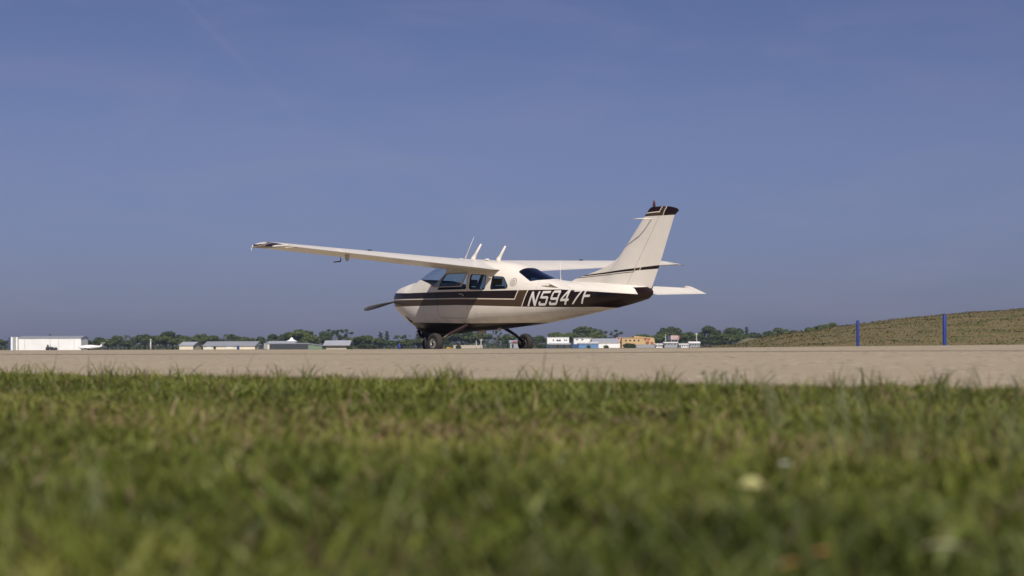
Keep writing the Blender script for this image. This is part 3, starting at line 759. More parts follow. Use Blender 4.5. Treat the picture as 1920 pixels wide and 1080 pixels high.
# tractor parked in front of the hangar
D = 400; t = thing('tow_tractor', 'small dark tow tractor standing before the white hangar doors', 'tractor', (fx(95, D), D, GF + .0))
u = D / FPX
bm = nb(); box(bm, -1.1, .6, -.5, .5, .45, .95, .08); obj('body', bm, C_CHAR, t, smooth=False)
bm = nb(); prism(bm, [(-.9, .95), (-.5, .95), (-.6, 1.5), (-.85, 1.5)], lambda a, b: (a, -.25, b), lambda a, b: (a, .25, b)); obj('seat', bm, C_CHAR, t, smooth=False)
bm = nb(); tube(bm, [(.1, 0, .9), (-.15, 0, 1.35)], .04, 6); lathe(bm, [(.2, 0), (.24, .03), (.2, .05), (.2, 0)], 12, 'Z', (-.15, 0, 1.35)); obj('steering_wheel', bm, M_BLK, t)
for a in (-.75, .35):
    for b in (-.55, .55):
        bm = nb(); lathe(bm, [(0, -.1), (.33, -.1), (.38, 0), (.33, .1), (0, .1)], 16, 'Y', (a, b, .36)); obj('wheel', bm, M_TYRE, t)
t = thing('ground_power_cart', 'low dark power cart to the right of the tow tractor by the white hangar', 'cart', (fx(104.5, D), D, GF))
bm = nb(); box(bm, -.35, .35, -.3, .3, .3, .85, .06); obj('body', bm, C_CHAR, t, smooth=False)
for a in (-.25, .25):
    bm = nb(); lathe(bm, [(0, -.34), (.18, -.34), (.2, 0), (.18, .34), (0, .34)], 12, 'Y', (a, 0, .2)); obj('wheel', bm, M_TYRE, t)
# parked aircraft seen by their tails and wings
D = 420; t = thing('parked_aircraft', 'distant white parked aeroplane with a high tail beside the white hangar', 'airplane', (fx(166, D), D, GF), R(200))
bm = nb()
loft(bm, [[(x, r_ * math.cos(k * math.pi / 5), zc_ + r_ * 1.1 * math.sin(k * math.pi / 5)) for k in range(10)] for x, r_, zc_ in ((-3.6, .10, 1.05), (-2.5, .3, .95), (-.8, .52, .9), (.6, .55, .85), (1.9, .4, .8), (2.5, .14, .8))]); obj('fuselage', bm, C_WHITE, t)
bm = nb(); prism(bm, [(-3.9, 1.0), (-2.7, 1.0), (-3.4, 1.95), (-4.0, 1.95)], lambda a, b: (a, -.05, b), lambda a, b: (a, .05, b)); obj('fin', bm, C_WHITE, t, smooth=False)
bm = nb(); box(bm, -4.1, -3.3, -1.3, 1.3, 1.93, 2.0); obj('tailplane', bm, C_WHITE, t, smooth=False)
bm = nb(); box(bm, -.2, 1.1, -4.6, 4.6, .62, .74); obj('wing', bm, C_WHITE, t, smooth=False)
for a, b in ((1.7, 0), (0, 1.0), (0, -1.0)):
    bm = nb(); lathe(bm, [(0, -.07), (.17, -.07), (.2, 0), (.17, .07), (0, .07)], 12, 'Y', (a, b, .2)); tube(bm, [(a, b, .2), (a, b * .9, .7)], .04, 6); obj('landing_gear', bm, M_BLK, t)
D = 380; t = thing('parked_aircraft', 'distant white parked aeroplane whose wing reaches in at the left edge of the photo', 'airplane', (fx(-22, D), D, GF), R(12))
bm = nb()
loft(bm, [[(x, r_ * math.cos(k * math.pi / 5), zc_ + r_ * 1.1 * math.sin(k * math.pi / 5)) for k in range(10)] for x, r_, zc_ in ((-4, .10, 1.25), (-2.5, .3, 1.1), (-.8, .55, 1.1), (.6, .58, 1.05), (1.9, .45, 1.0), (2.6, .14, 1.0))]); obj('fuselage', bm, C_WHITE, t)
bm = nb(); loft(bm, [[(a, y_, z_ + c_) for a, c_ in ((-.5, 0), (.8, 0), (.8, .14), (-.5, .10))] for y_, z_ in ((-4.8, 1.72), (0, 1.60), (4.8, 1.72))]); obj('wing', bm, C_WHITE, t, smooth=False)
bm = nb(); prism(bm, [(-4.2, 1.2), (-3.2, 1.3), (-3.8, 2.3), (-4.3, 2.3)], lambda a, b: (a, -.05, b), lambda a, b: (a, .05, b)); obj('fin', bm, C_WHITE, t, smooth=False)
for a, b in ((1.7, 0), (0, 1.1), (0, -1.1)):
    bm = nb(); lathe(bm, [(0, -.07), (.17, -.07), (.2, 0), (.17, .07), (0, .07)], 12, 'Y', (a, b, .2)); tube(bm, [(a, b, .2), (a, b * .8, .8)], .04, 6); obj('landing_gear', bm, M_BLK, t)
def pole(label, px, yt, D, r=.09, name='pole', bar=0, m_=None):
    t = thing(name, label, 'pole', (fx(px, D), D, GF)); H = fz(px, yt, D) - GF
    bm = nb(); tube(bm, [(0, 0, -.2), (0, 0, H * .5), (0, 0, H)], [r * 1.3, r, r * .7], 8); obj('shaft', bm, m_ or C_POLE, t)
    if bar: bm = nb(); box(bm, -bar, bar, -.05, .05, H - .35, H - .2); obj('crossarm', bm, m_ or C_POLE, t, smooth=False)
    else: bm = nb(); lathe(bm, [(0, .25), (r * 1.4, .15), (r * 1.4, -.1), (0, -.1)], 10, 'Z', (0, 0, H)); obj('cap', bm, m_ or C_POLE, t)
pole('slim pale pole standing alone before the trees left of the long sheds', 282.5, 638, 400, .16)
pole('thin pale mast rising under the aeroplane belly, nearer its left main wheel', 902, 636, 560, .14, bar=.6)
pole('thin pale mast under the aeroplane belly in front of the beige ground', 893, 640, 560, .12)
pole('thin grey flagpole left of the red and white billboard', 1248, 628, 620, .12)
pole('thin grey mast beside the white cabins right of the billboard', 1306, 625, 620, .12, bar=.7)
# long low sheds
D = 520
house('shed', 'short grey roofed shed at the left of the two long low sheds', 336, 362, 648, D, 14, C_CREAM, C_ROOF2, 6.5)
t, rect = house('shed', 'long low shed with a pale grey metal roof and cream wall', 381, 478, 649, D, 16, C_CREAM, C_GREYR, 8.5)
rect('door', 400.5, 405, 649.2, 653.5, C_DARK, .3); rect('door', 388, 396, 650, 653.5, C_WHITE); rect('door', 425, 437, 650, 653.5, C_WHITE)
house('shed', 'low grey roofed shed behind the charcoal hangar', 500, 552, 644, 560, 14, C_CREAM, C_ROOF2, 4)
t, rect = house('hangar', 'low charcoal hangar wall with a flat roof left of the green shed', 505, 578, 644.5, 500, 12, C_CHAR, C_GREYR, .8, ov=.1, seams=(520, 540, 560), wm=C_CHAR)
D = 495; t = thing('shed', 'small pale green lean-to shed against the charcoal hangar', 'building', (fx(591, D), D, GF)); w = fx(604, D) - fx(591, D)
bm = nb(); prism(bm, [(-w, 0), (w, 0), (w, fz(600, 648.5, D) - GF), (-w, fz(580, 645, D) - GF)], lambda a, b: (a, 0, b), lambda a, b: (a, 8, b)); obj('wall', bm, C_GREEN, t, smooth=False)
bm = nb(); prism(bm, [(-w - .1, fz(580, 645, D) - GF + .01), (w + .15, fz(600, 648.5, D) - GF + .0), (w + .15, fz(600, 648.5, D) - GF + .12), (-w - .1, fz(580, 645, D) - GF + .14)], lambda a, b: (a, -.2, b), lambda a, b: (a, 8.2, b)); obj('roof', bm, C_GREYR, t, smooth=False)
house('house', 'small cream house with a violet grey pitched roof', 612, 651, 647.5, 480, 9, C_CREAM, C_ROOF2, 8.5, ov=.9)
# white peaked tent
D = 600; t = thing('marquee_tent', 'white peaked marquee tent roof showing above the charcoal hangar', 'tent', (fx(547, D), D, GF))
bm = nb(); H = fz(547, 640, D) - GF; w = fx(557, D) - fx(547, D)
for r0, r1, za, zb_ in ((1.0, .42, H, H + .55), (.42, .05, H + .55, H + 1.5)):
    loft(bm, [[(c * w * r_, d * w * r_, z_) for c, d in ((-1, -1), (1, -1), (1, 1), (-1, 1))] for r_, z_ in ((r0, za), (r1, zb_))])
obj('canopy', bm, C_CLOTH, t, smooth=False)
for a in (-.95, .95):
    for b in (-.95, .95): bm = nb(); tube(bm, [(a * w, b * w, 0), (a * w, b * w, H)], .06, 6); obj('leg', bm, C_POLE, t)
# equipment by the charcoal hangar
for px, lab, m_ in ((488, 'dark fuel cabinet just left of the charcoal hangar', C_CHAR), (498, 'grey machinery cabinet touching the charcoal hangar', C_GREY)):
    D = 490; t = thing('utility_cabinet', lab, 'cabinet', (fx(px, D), D, GF)); H = fz(px, 644 if px > 490 else 646, D) - GF
    bm = nb(); box(bm, -.5, .5, -.4, .4, .1, H, .05); obj('body', bm, m_, t, smooth=False)
    bm = nb(); box(bm, -.56, .56, -.46, .46, H + .003, H + .1); obj('lid', bm, C_GREYR, t, smooth=False)
    bm = nb(); tube(bm, [(.2, 0, H), (.2, 0, H + .9)], .07, 6); obj('vent', bm, m_, t)
M_BBLUE = worn('blue_plastic', (.016, .035, .22), .4, .1, 2)
def drum(label, px, D, w, yt):
    t = thing('barrel', label, 'barrel', (fx(px, D), D, GF)); H = fz(px, yt, D) - GF
    bm = nb(); lathe(bm, [(0, 0), (w * .9, 0), (w, .1), (w, H * .3), (w * 1.06, H * .33), (w, H * .36), (w, H * .64), (w * 1.06, H * .67), (w, H * .7), (w * .95, H), (0, H)], 18, 'Z'); obj('body', bm, M_BBLUE, t, ang=40)
    bm = nb(); lathe(bm, [(0, .06), (w * .2, .06), (w * .2, 0)], 10, 'Z', (w * .4, 0, H)); obj('bung', bm, C_WHITE, t)
drum('tall blue barrel standing alone before the trees left of the aeroplane nose', 748.5, 300, .26, 644.5)
drum('small blue barrel in front of the long low shed', 446.5, 430, .36, 648)
# under the aeroplane: low things on the far apron
D = 560
house('wall', 'low beige concrete wall seen under the aeroplane belly', 850, 905, 648, D, 1.0, C_CONC, C_CREAM, 0, ov=.05, kind='wall', thick=.06)
t, rect = house('building', 'low grey building with a red sign behind the right main wheel', 956, 985, 642, 520, 9, C_GREY, C_ROOF2, 3.5)
rect('sign', 961, 972, 639.5, 642.5, C_REDB, .3); rect('door', 960, 963, 645, 652.5, C_DARK)
D = 150; t = thing('wheel_chock', 'small yellow and black chock lying on the pavement behind the left main wheel', 'chock', (fx(843, D), D, fz(843, 653.3, D) - .02))
bm = nb(); prism(bm, [(-.34, 0), (.38, 0), (.30, .05), (.06, .09), (-.10, .16), (-.28, .12)], lambda a, b: (a, -.1, b), lambda a, b: (a, .1, b)); obj('body', bm, mtl('yellow_paint', (.45, .28, .03)), t, smooth=False)
bm = nb(); tube(bm, [(-.34, 0, .04), (-.30, 0, .15), (-.12, 0, .17)], .03, 6); obj('grip', bm, M_BLK, t)
# right of the aeroplane
D = 520
t, rect = house('building', 'white two-storey building with three dark upper windows and an awning', 1026, 1067, 633, D, 10, C_WHITE, C_WHITE, 0, ov=.1, wins=((1036.5, 1038.8, 636.5, 639.5), (1043.5, 1046.5, 636.8, 640), (1047.5, 1051.5, 636.8, 640), (1057.5, 1060, 636.5, 639.2), (1061.5, 1063.5, 636.5, 639.2)), doors=((1045.3, 1046.5, 646, 652.5), (1056.8, 1058.2, 646, 652.5)), thick=.06)
bm = nb(); prism(bm, [(0, 0), (-1.6, -.45), (-1.6, -.55), (0, -.12)], lambda a, b: (fx(1029.5, D) - fx(1046.5, D), a, b + fz(1046, 643, D) - GF), lambda a, b: (fx(1070, D) - fx(1046.5, D), a, b + fz(1046, 643, D) - GF)); obj('awning', bm, C_GREYR, t, smooth=False)
rect('door', 1026, 1029, 645, 652.8, C_NAVY, .1)
t, rect = house('building', 'low bright blue building between the white two-storey one and the white warehouse', 1085, 1122, 645, 500, 8, C_BLUE, C_ROOF2, 1.5, ov=.15)
bm = nb(); box(bm, fx(1072.5, 500) - fx(1103.5, 500), fx(1085, 500) - fx(1103.5, 500) - .003, .3, 8, 0, fz(1080, 645.2, 500) - GF); obj('annex', bm, C_NAVY, t, smooth=False)
t, rect = house('warehouse', 'white warehouse with a grey gabled roof beside the low blue building', 1113, 1158, 642, 545, 16, C_CREAM, C_ROOF2, 7, ov=.5)
bm = nb(); box(bm, fx(1121.5, 545) - fx(1135.5, 545), fx(1161, 545) - fx(1135.5, 545), -3, -.01, 0, fz(1140, 644.5, 545) - GF); obj('front_bay', bm, C_WHITE, t, smooth=False)
bm = nb(); prism(bm, [(-.3, .0), (0, .6), (3, .55), (3, .45), (-.3, -.1)], lambda a, b: (fx(1104, 545) - fx(1135.5, 545), a - 3, b + fz(1140, 644, 545) - GF), lambda a, b: (fx(1121, 545) - fx(1135.5, 545), a - 3, b + fz(1140, 644, 545) - GF)); obj('side_roof', bm, C_ROOF2, t, smooth=False)
house('building', 'long white flat roofed building half hidden behind the low blue one', 1076, 1108, 634, 640, 10, C_WHITE, C_WHITE, 0, wins=((1080, 1084, 636, 638), (1090, 1094, 636, 638)), thick=.05)
D = 640
t, rect = house('building', 'ochre yellow two-storey building with red panels on its right side', 1166, 1213, 633.5, D, 14, C_YEL, C_YEL, 0, ov=.2, wins=((1172, 1175, 637, 640), (1180, 1183, 637, 640), (1188, 1191, 637, 640), (1196, 1199, 637, 640)), thick=.08)
a0, b0 = fx(1213, D) - fx(1189.5, D), fx(1227, D) - fx(1189.5, D)
bm = nb(); prism(bm, [(a0 + .003, 0), (b0 + .6, 0), (b0, fz(1227, 633.5, D) - GF), (a0 - 5, fz(1205, 630, D) - GF), (a0 - 5, 0)], lambda a, b: (a, 1.2, b), lambda a, b: (a, 15, b)); obj('wing_block', bm, C_YEL, t, smooth=False)
for q in ((1208, 1212, 633, 637), (1213.5, 1219, 634.5, 638), (1211, 1217, 640, 644), (1220, 1225, 641, 646), (1156.5, 1162, 633, 636)): rect('red_panel', *q, C_REDB, .25)
bm = nb(); box(bm, fx(1156, D) - fx(1189.5, D), fx(1166, D) - fx(1189.5, D) - .003, 2, 12, 0, fz(1160, 632.5, D) - GF); obj('wing_block', bm, mtl('pink_render', (.55, .36, .28)), t, smooth=False)
house('wall', 'grey perimeter wall in front of the ochre yellow building', 1192, 1232, 646.5, 560, .5, C_GREY, C_GREY, 0, ov=.05, kind='wall', thick=.05)
# billboard
D = 600; t = thing('billboard', 'red and white billboard with a small blue panel beside it above the white cabins', 'billboard', (fx(1265, D), D, GF))
for p0, p1, y0, y1, m_, nm in ((1257, 1274, 628.8, 637, C_REDB, 'panel'), (1251.5, 1256, 629.5, 637, C_NAVY, 'panel')):
    bm = nb(); box(bm, fx(p0, D) - fx(1265, D), fx(p1, D) - fx(1265, D), -.1, .1, fz(1265, y1, D) - GF, fz(1265, y0, D) - GF); pn = obj(nm, bm, m_, t, smooth=False)
    if p1 > 1270:
        for k in range(4):
            bm = nb(); za = fz(1265, 636 - k * 1.9, D) - GF; box(bm, fx(1258, D) - fx(1265, D), fx(1273 - (k % 2) * 3, D) - fx(1265, D), -.13, -.101, za, za + .16); obj('stripe', bm, C_WHITE, pn, smooth=False)
for a in (-1.2, 1.2):
    bm = nb(); tube(bm, [(a, .12, 0), (a, .12, fz(1265, 637, D) - GF)], .12, 8); obj('post', bm, C_GREY, t)
# cabins
cab = [('small white cabin nearest the yellow building in the row of cabins', 1230, 1242, 646, C_WHITE), ('pale grey cabin with a flat roof under the billboard', 1246, 1270, 643, C_GREY), ('low white cabin with a blue door between the two larger cabins', 1274, 1291, 646, C_WHITE), ('white cabin with a bright curved roof at the right end of the row', 1293, 1312, 643.5, C_GREY)]
for i, (lab, a, b, y_, m_) in enumerate(cab):
    D = 540
    t, rect = house('cabin', lab, a, b, y_, D + i, 5, m_, C_WHITE, 1.2 if i != 3 else 2.5, ov=.25, wins=[(a + (b - a) * k / 4 + .6, a + (b - a) * k / 4 + 2.6, y_ + 1.8, y_ + 4) for k in range(0, 4)], kind='cabin')
    if i == 2: rect('door', 1274.5, 1277, 647.5, 652, C_NAVY, .12)
# blue bollards on the near grass beyond the pavement
for px, yt, D, lab in ((1608.5, 601, 80, 'left hand blue post, standing where the hillock is low'), (1771, 590.5, 67, 'right hand blue post, taller against the higher part of the hillock')):
    zb_ = fz(px, 645 + 1.5, D); H = fz(px, yt, D) - zb_; r_ = .075
    t = thing('marker_post', lab, 'post', (fx(px, D), D, zb_), 0, 'blue marker posts')
    bm = nb(); lathe(bm, [(0, -.5), (r_, -.5), (r_, H - .03), (r_ * .85, H), (0, H)], 20, 'Z'); obj('shaft', bm, M_BBLUE, t, ang=40)
    bm = nb(); lathe(bm, [(0, H + .012), (r_ * .6, H + .012), (r_ * .95, H - .004), (r_ * 1.02, H - .03), (r_, H - .03)], 20, 'Z'); obj('cap', bm, M_BBLUE, t, ang=40)
# hillocks
from mathutils import noise as mn
def hill(name, prof, D, depth, m_, rough):
    xs = np.linspace(prof[0][0], prof[-1][0], 150); me_v = []; f = []; nr = 60
    for j in range(nr):
        v = j / (nr - 1); d = D - depth * .30 + depth * v
        for px in xs:
            yy = float(np.interp(px, [p[0] for p in prof], [p[1] for p in prof]))
            x = fx(px, D); base = GF - .4 if True else 0; top = fz(px, yy, D)
            k = math.sin(min(1, v / .62) * math.pi / 2) if v < .62 else math.cos((v - .62) / .38 * math.pi / 2)
            z = base + (top - base) * max(k, 0) * 1.0
            z += rough * (mn.noise(Vector((x * .5, d * .35, 3))) + .6 * mn.noise(Vector((x * 1.7, d * 1.2, 7))) + .4 * mn.noise(Vector((x * 4.5, d * 3.5, 9)))) * min(1, max(0, k) * 3)
            me_v.append((x, d, z))
    n_ = len(xs)
    for j in range(nr - 1):
        for i in range(n_ - 1): f.append((j * n_ + i, j * n_ + i + 1, (j + 1) * n_ + i + 1, (j + 1) * n_ + i))
    me = bpy.data.meshes.new(name); me.from_pydata(me_v, [], f); me.materials.append(m_)
    me.polygons.foreach_set('use_smooth', [True] * len(me.polygons))
    return struct(link(bpy.data.objects.new(name, me))), me_v
def mat_hill():
    m = mat('dry_hill_turf', (.1, .08, .04), .95); n = m.node_tree; oc = objco(n)
    a = noise(n, oc, .45, 8, .68, .5); b = noise(n, oc, 3.2, 5, .7)
    c = ramp(n, a * .65 + b * .35, [(.36, (.040, .048, .012)), (.45, (.085, .088, .022)), (.51, (.15, .105, .052)), (.57, (.080, .080, .022)), (.66, (.19, .145, .08))])
    n.links.new(c, B(m).inputs['Base Color']); return m
M_HILL = mat_hill()
MPROF = [(1330, 655), (1390, 650), (1430, 646.5), (1452, 644), (1475, 637), (1491, 631.5), (1509, 628), (1551, 622), (1578, 617.5), (1612, 614), (1648, 608), (1702, 601.5), (1769, 592), (1823, 587.5), (1869, 582.5), (1914, 579), (2000, 573), (2150, 562), (2350, 560), (2600, 590), (2800, 655)]
_, hv = hill('hillock', MPROF, 120, 46, M_HILL, .10)
hill('far_mound', [(1375, 655), (1392, 646), (1402, 637.5), (1415, 633.5), (1435, 634), (1452, 638), (1475, 650), (1485, 655)], 330, 30, mtl('far_mound_turf', (.17, .16, .08), .95, .3), .06)

# a tuft-covered skin on the hillock: short dry grass and low scrub
def blades(name, pts, hgt, wid, cols, segs=3, lean=.5, label=None, cat=None, sway=None):
    n = len(pts); pts = np.asarray(pts, float)
    ang = RNG.uniform(0, 2 * math.pi, n); ln = hgt * RNG.uniform(.15, 1, n) * lean; la = RNG.uniform(0, 2 * math.pi, n)
    m_ = segs * 2 + 1; co = np.empty((n, m_, 3), np.float32)
    dx, dy = np.cos(ang) * wid / 2, np.sin(ang) * wid / 2
    for k in range(segs + 1):
        u = k / segs; cx = pts[:, 0] + np.cos(la) * ln * u ** 1.8; cy = pts[:, 1] + np.sin(la) * ln * u ** 1.8
        cz = pts[:, 2] + (hgt * u) * (1 - .25 * lean * u)
        if k < segs:
            w_ = (1 - .55 * u ** 2) * (.75 if k == 0 else 1)
            co[:, 2 * k] = np.stack([cx - dx * w_, cy - dy * w_, cz], 1); co[:, 2 * k + 1] = np.stack([cx + dx * w_, cy + dy * w_, cz], 1)
        else: co[:, 2 * k] = np.stack([cx, cy, cz], 1)
    base = (np.arange(n) * m_)[:, None]; loops = []; tot = []
    quad = np.array([[2 * k, 2 * k + 1, 2 * k + 3, 2 * k + 2] for k in range(segs - 1)]).reshape(-1); tri = np.array([2 * segs - 2, 2 * segs - 1, 2 * segs])
    pat = np.concatenate([quad, tri]); li = (base + pat[None]).reshape(-1)
    per = [4] * (segs - 1) + [3]; tot = np.tile(per, n); start = np.concatenate([[0], np.cumsum(tot)[:-1]])
    me = bpy.data.meshes.new(name); me.vertices.add(n * m_); me.vertices.foreach_set('co', co.reshape(-1))
    me.loops.add(len(li)); me.loops.foreach_set('vertex_index', li.astype(np.int32))
    me.polygons.add(len(tot)); me.polygons.foreach_set('loop_start', start.astype(np.int32)); me.polygons.foreach_set('loop_total', tot.astype(np.int32))
    me.update(calc_edges=True)
    at = me.color_attributes.new('tone', 'FLOAT_COLOR', 'POINT'); c4 = np.ones((n, m_, 4), np.float32); c4[:, :, :3] = np.asarray(cols)[:, None, :]
    at.data.foreach_set('color', c4.reshape(-1))
    return me
def mat_blade():
    m = mat('grass_blade', (.1, .12, .03), .55, spec=.35); n = m.node_tree; a = n.nodes.new('ShaderNodeVertexColor'); a.layer_name = 'tone'
    n.links.new(a.outputs[0], B(m).inputs['Base Color'])
    tr = n.nodes.new('ShaderNodeBsdfTranslucent'); n.links.new(a.outputs[0], tr.inputs[0]); mx_ = n.nodes.new('ShaderNodeMixShader'); mx_.inputs[0].default_value = .28
    o = n.nodes['Material Output']; n.links.new(B(m).outputs[0], mx_.inputs[1]); n.links.new(tr.outputs[0], mx_.inputs[2]); n.links.new(mx_.outputs[0], o.inputs[0]); return m
M_BLADE = mat_blade()
def lump(x, y, f, ph=0): return (np.sin(x * f + 1.3 + ph) * np.cos(y * f * 1.3 + .4 + ph) + .6 * np.sin(x * f * 2.3 + y * f * 1.9 + ph * 2) + .4 * np.sin(x * f * 5.1 - y * f * 4.3 + ph))
hv = np.array(hv); NH = 90000; idx = RNG.integers(0, len(hv), NH); hp = hv[idx] + np.stack([RNG.normal(0, .35, NH), RNG.normal(0, .4, NH), np.full(NH, -.03)], 1)
hp = hp[(hp[:, 1] < 140)]; q = 1.5 * lump(hp[:, 0], hp[:, 1] * 2.2, .45) + RNG.normal(0, .5, len(hp))
pal = np.array([(.050, .056, .014), (.088, .082, .022), (.145, .100, .048), (.20, .15, .082)]); hc = pal[np.clip(((q + 2) / 4 * 4).astype(int), 0, 3)] * RNG.uniform(.8, 1.2, (len(hp), 1))
me = blades('hillock_grass', hp, RNG.uniform(.03, .10, len(hp)) * (1 + .9 * (q < -.8)), RNG.uniform(.05, .13, len(hp)), hc, 2, 1.4); me.materials.append(M_BLADE)
o = link(bpy.data.objects.new('hillock_grass', me)); o['kind'] = 'stuff'; tag(o, 'short dry brown and green grass covering the hillock', 'grass')

# ------------------------------------------------------------------ trees beyond the field
def mat_leaf(name, c1, c2):
    m = mat(name, c1, .6, spec=.3); n = m.node_tree; g = n.nodes.new('ShaderNodeNewGeometry')
    oi = n.nodes.new('ShaderNodeObjectInfo'); f = V(n, g.outputs['Random Per Island'])
    c = ramp(n, f * .7 + V(n, oi.outputs['Random']) * .3, [(.15, c1), (.85, c2)]); n.links.new(c, B(m).inputs['Base Color'])
    tr = n.nodes.new('ShaderNodeBsdfTranslucent'); n.links.new(c, tr.inputs[0]); mx_ = n.nodes.new('ShaderNodeMixShader'); mx_.inputs[0].default_value = .2
    o = n.nodes['Material Output']; n.links.new(B(m).outputs[0], mx_.inputs[1]); n.links.new(tr.outputs[0], mx_.inputs[2]); n.links.new(mx_.outputs[0], o.inputs[0]); return m
L_OAK = mat_leaf('broadleaf_foliage', (.055, .080, .020), (.115, .145, .036)); L_DARK = mat_leaf('dark_foliage', (.036, .058, .020), (.075, .100, .032)); L_PINE = mat_leaf('needle_foliage', (.030, .042, .026), (.055, .070, .040))
M_BARK = worn('bark', (.12, .09, .065), .9, .3, 2)
def leaf_mesh(name, centres, rad, n, size, m_, seed, squash=.75):
    rg = np.random.default_rng(seed); V_ = []
    c = np.array(centres); r = np.array(rad); pick = rg.choice(len(c), n, p=r ** 2 / (r ** 2).sum())
    d = rg.normal(0, 1, (n, 3)); d /= np.linalg.norm(d, axis=1)[:, None]; rr = r[pick] * rg.uniform(.55, 1.08, n) ** .6
    p = c[pick] + d * rr[:, None] * np.array([1, 1, squash])
    a = rg.normal(0, 1, (n, 3)); a /= np.linalg.norm(a, axis=1)[:, None]; b = np.cross(a, d + rg.normal(0, .5, (n, 3))); b /= np.linalg.norm(b, axis=1)[:, None] + 1e-6
    s = size * rg.uniform(.5, 1.3, (n, 1)); co = np.stack([p - a * s - b * s * .5, p + a * s - b * s * .6, p + a * s * .8 + b * s * .6, p - a * s * .7 + b * s * .55], 1).reshape(-1, 3)
    me = bpy.data.meshes.new(name); me.from_pydata(co.tolist(), [], np.arange(n * 4).reshape(n, 4).tolist()); me.materials.append(m_); return me
def trunk_mesh(name, H, r, limbs, seed):
    bm = nb(); rg = random.Random(seed); tube(bm, [(0, 0, -.3), (.05, 0, H * .3), (-.05, .1, H * .6), (0, 0, H)], [r * 1.3, r, r * .7, r * .3], 8)
    for c in limbs: 
        z0 = H * rg.uniform(.3, .6); tube(bm, [(0, 0, z0), (c[0] * .5, c[1] * .5, (z0 + c[2]) / 2 - .2), (c[0], c[1], c[2])], [r * .5, r * .35, r * .12], 6)
    bmesh.ops.recalc_face_normals(bm, faces=bm.faces); me = bpy.data.meshes.new(name); bm.to_mesh(me); bm.free(); me.materials.append(M_BARK); return me
PROTO = {}
def proto(kind, i):
    rg = random.Random(hash((kind, i)) % 1000 if False else i * 17 + {'oak': 1, 'dark': 2, 'pine': 3, 'palm': 4, 'wispy': 5}[kind])
    cs, rs = [], []
    if kind in ('oak', 'dark'):                             # unit height about 1, width about 1.3
        for k in range(15):
            a = rg.uniform(0, 6.28); rr = rg.uniform(.0, .52) ; z = .36 + rg.uniform(0, .46) * (1 - rr * .9); cs.append((rr * math.cos(a), rr * math.sin(a) * .8, z)); rs.append(rg.uniform(.10, .21))
        crown = leaf_mesh('crown', cs, rs, 4200, .032, L_OAK if kind == 'oak' else L_DARK, i + 5); tr = trunk_mesh('trunk', .7, .035, cs[:5], i)
    elif kind == 'wispy':
        for k in range(12):
            a = rg.uniform(0, 6.28); rr = rg.uniform(.1, .6); z = .5 + rg.uniform(0, .42); cs.append((rr * math.cos(a), rr * math.sin(a), z)); rs.append(rg.uniform(.06, .13))
        crown = leaf_mesh('crown', cs, rs, 2600, .024, L_DARK, i + 5, .5); tr = trunk_mesh('trunk', .8, .025, cs[:9], i)
    elif kind == 'pine':
        for k in range(14):
            z = .15 + .8 * k / 13; w = .14 * (1 - z * .62); a = k * 2.4; cs.append((w * .5 * math.cos(a), w * .5 * math.sin(a), z)); rs.append(w)
        crown = leaf_mesh('crown', cs, rs, 1500, .022, L_PINE, i + 5, .5); tr = trunk_mesh('trunk', .98, .018, [], i)
    else:                                                   # palm: arched fronds
        bm = nb()
        for k in range(22):
            a = k * 2.39; up_ = rg.uniform(-.1, .9); L = rg.uniform(.24, .32); pts = []
            for j in range(6):
                u = j / 5; pts.append((L * u * math.cos(a) * math.cos(up_), L * u * math.sin(a) * math.cos(up_), .84 + L * u * math.sin(up_) - .22 * u * u))
            for p, q in zip(pts, pts[1:]):
                s_ = Vector((-math.sin(a), math.cos(a), -.35)) * .030; s2 = Vector((math.sin(a), -math.cos(a), -.35)) * .030
                for ss in (s_, s2): bm.faces.new([bm.verts.new(x) for x in (Vector(p), Vector(q), Vector(q) + ss * .8, Vector(p) + ss)])
        crown = bpy.data.meshes.new('crown'); bm.to_mesh(crown); bm.free(); crown.materials.append(L_DARK); tr = trunk_mesh('trunk', .84, .018, [], i)
    return crown, tr
def tree(kind, px, yt, wpx, D, label, var=0, group='trees along the far side of the airfield'):
    key = (kind, var)
    if key not in PROTO: PROTO[key] = proto(kind, var)
    crown, tr = PROTO[key]; H = fz(px, yt, D) - GF; ext = {'oak': 1.12, 'dark': 1.12, 'pine': .26, 'palm': .58, 'wispy': 1.2}[kind]
    top = {'oak': .85, 'dark': .85, 'pine': .99, 'palm': 1.02, 'wispy': .99}[kind]
    nm = {'oak': 'broadleaf_tree', 'dark': 'broadleaf_tree', 'pine': 'conifer_tree', 'palm': 'palm_tree', 'wispy': 'broadleaf_tree'}[kind]
    t = thing(nm, label, 'tree', (fx(px, D), D, GF), random.uniform(0, 6.28), group)
    sz = H / top; sw = 1.3 * wpx / FPX * D / ext
    for me_, n_ in ((crown, 'crown'), (tr, 'trunk')):
        o = link(bpy.data.objects.new(n_, me_), t); o.scale = (sw, sw, sz)
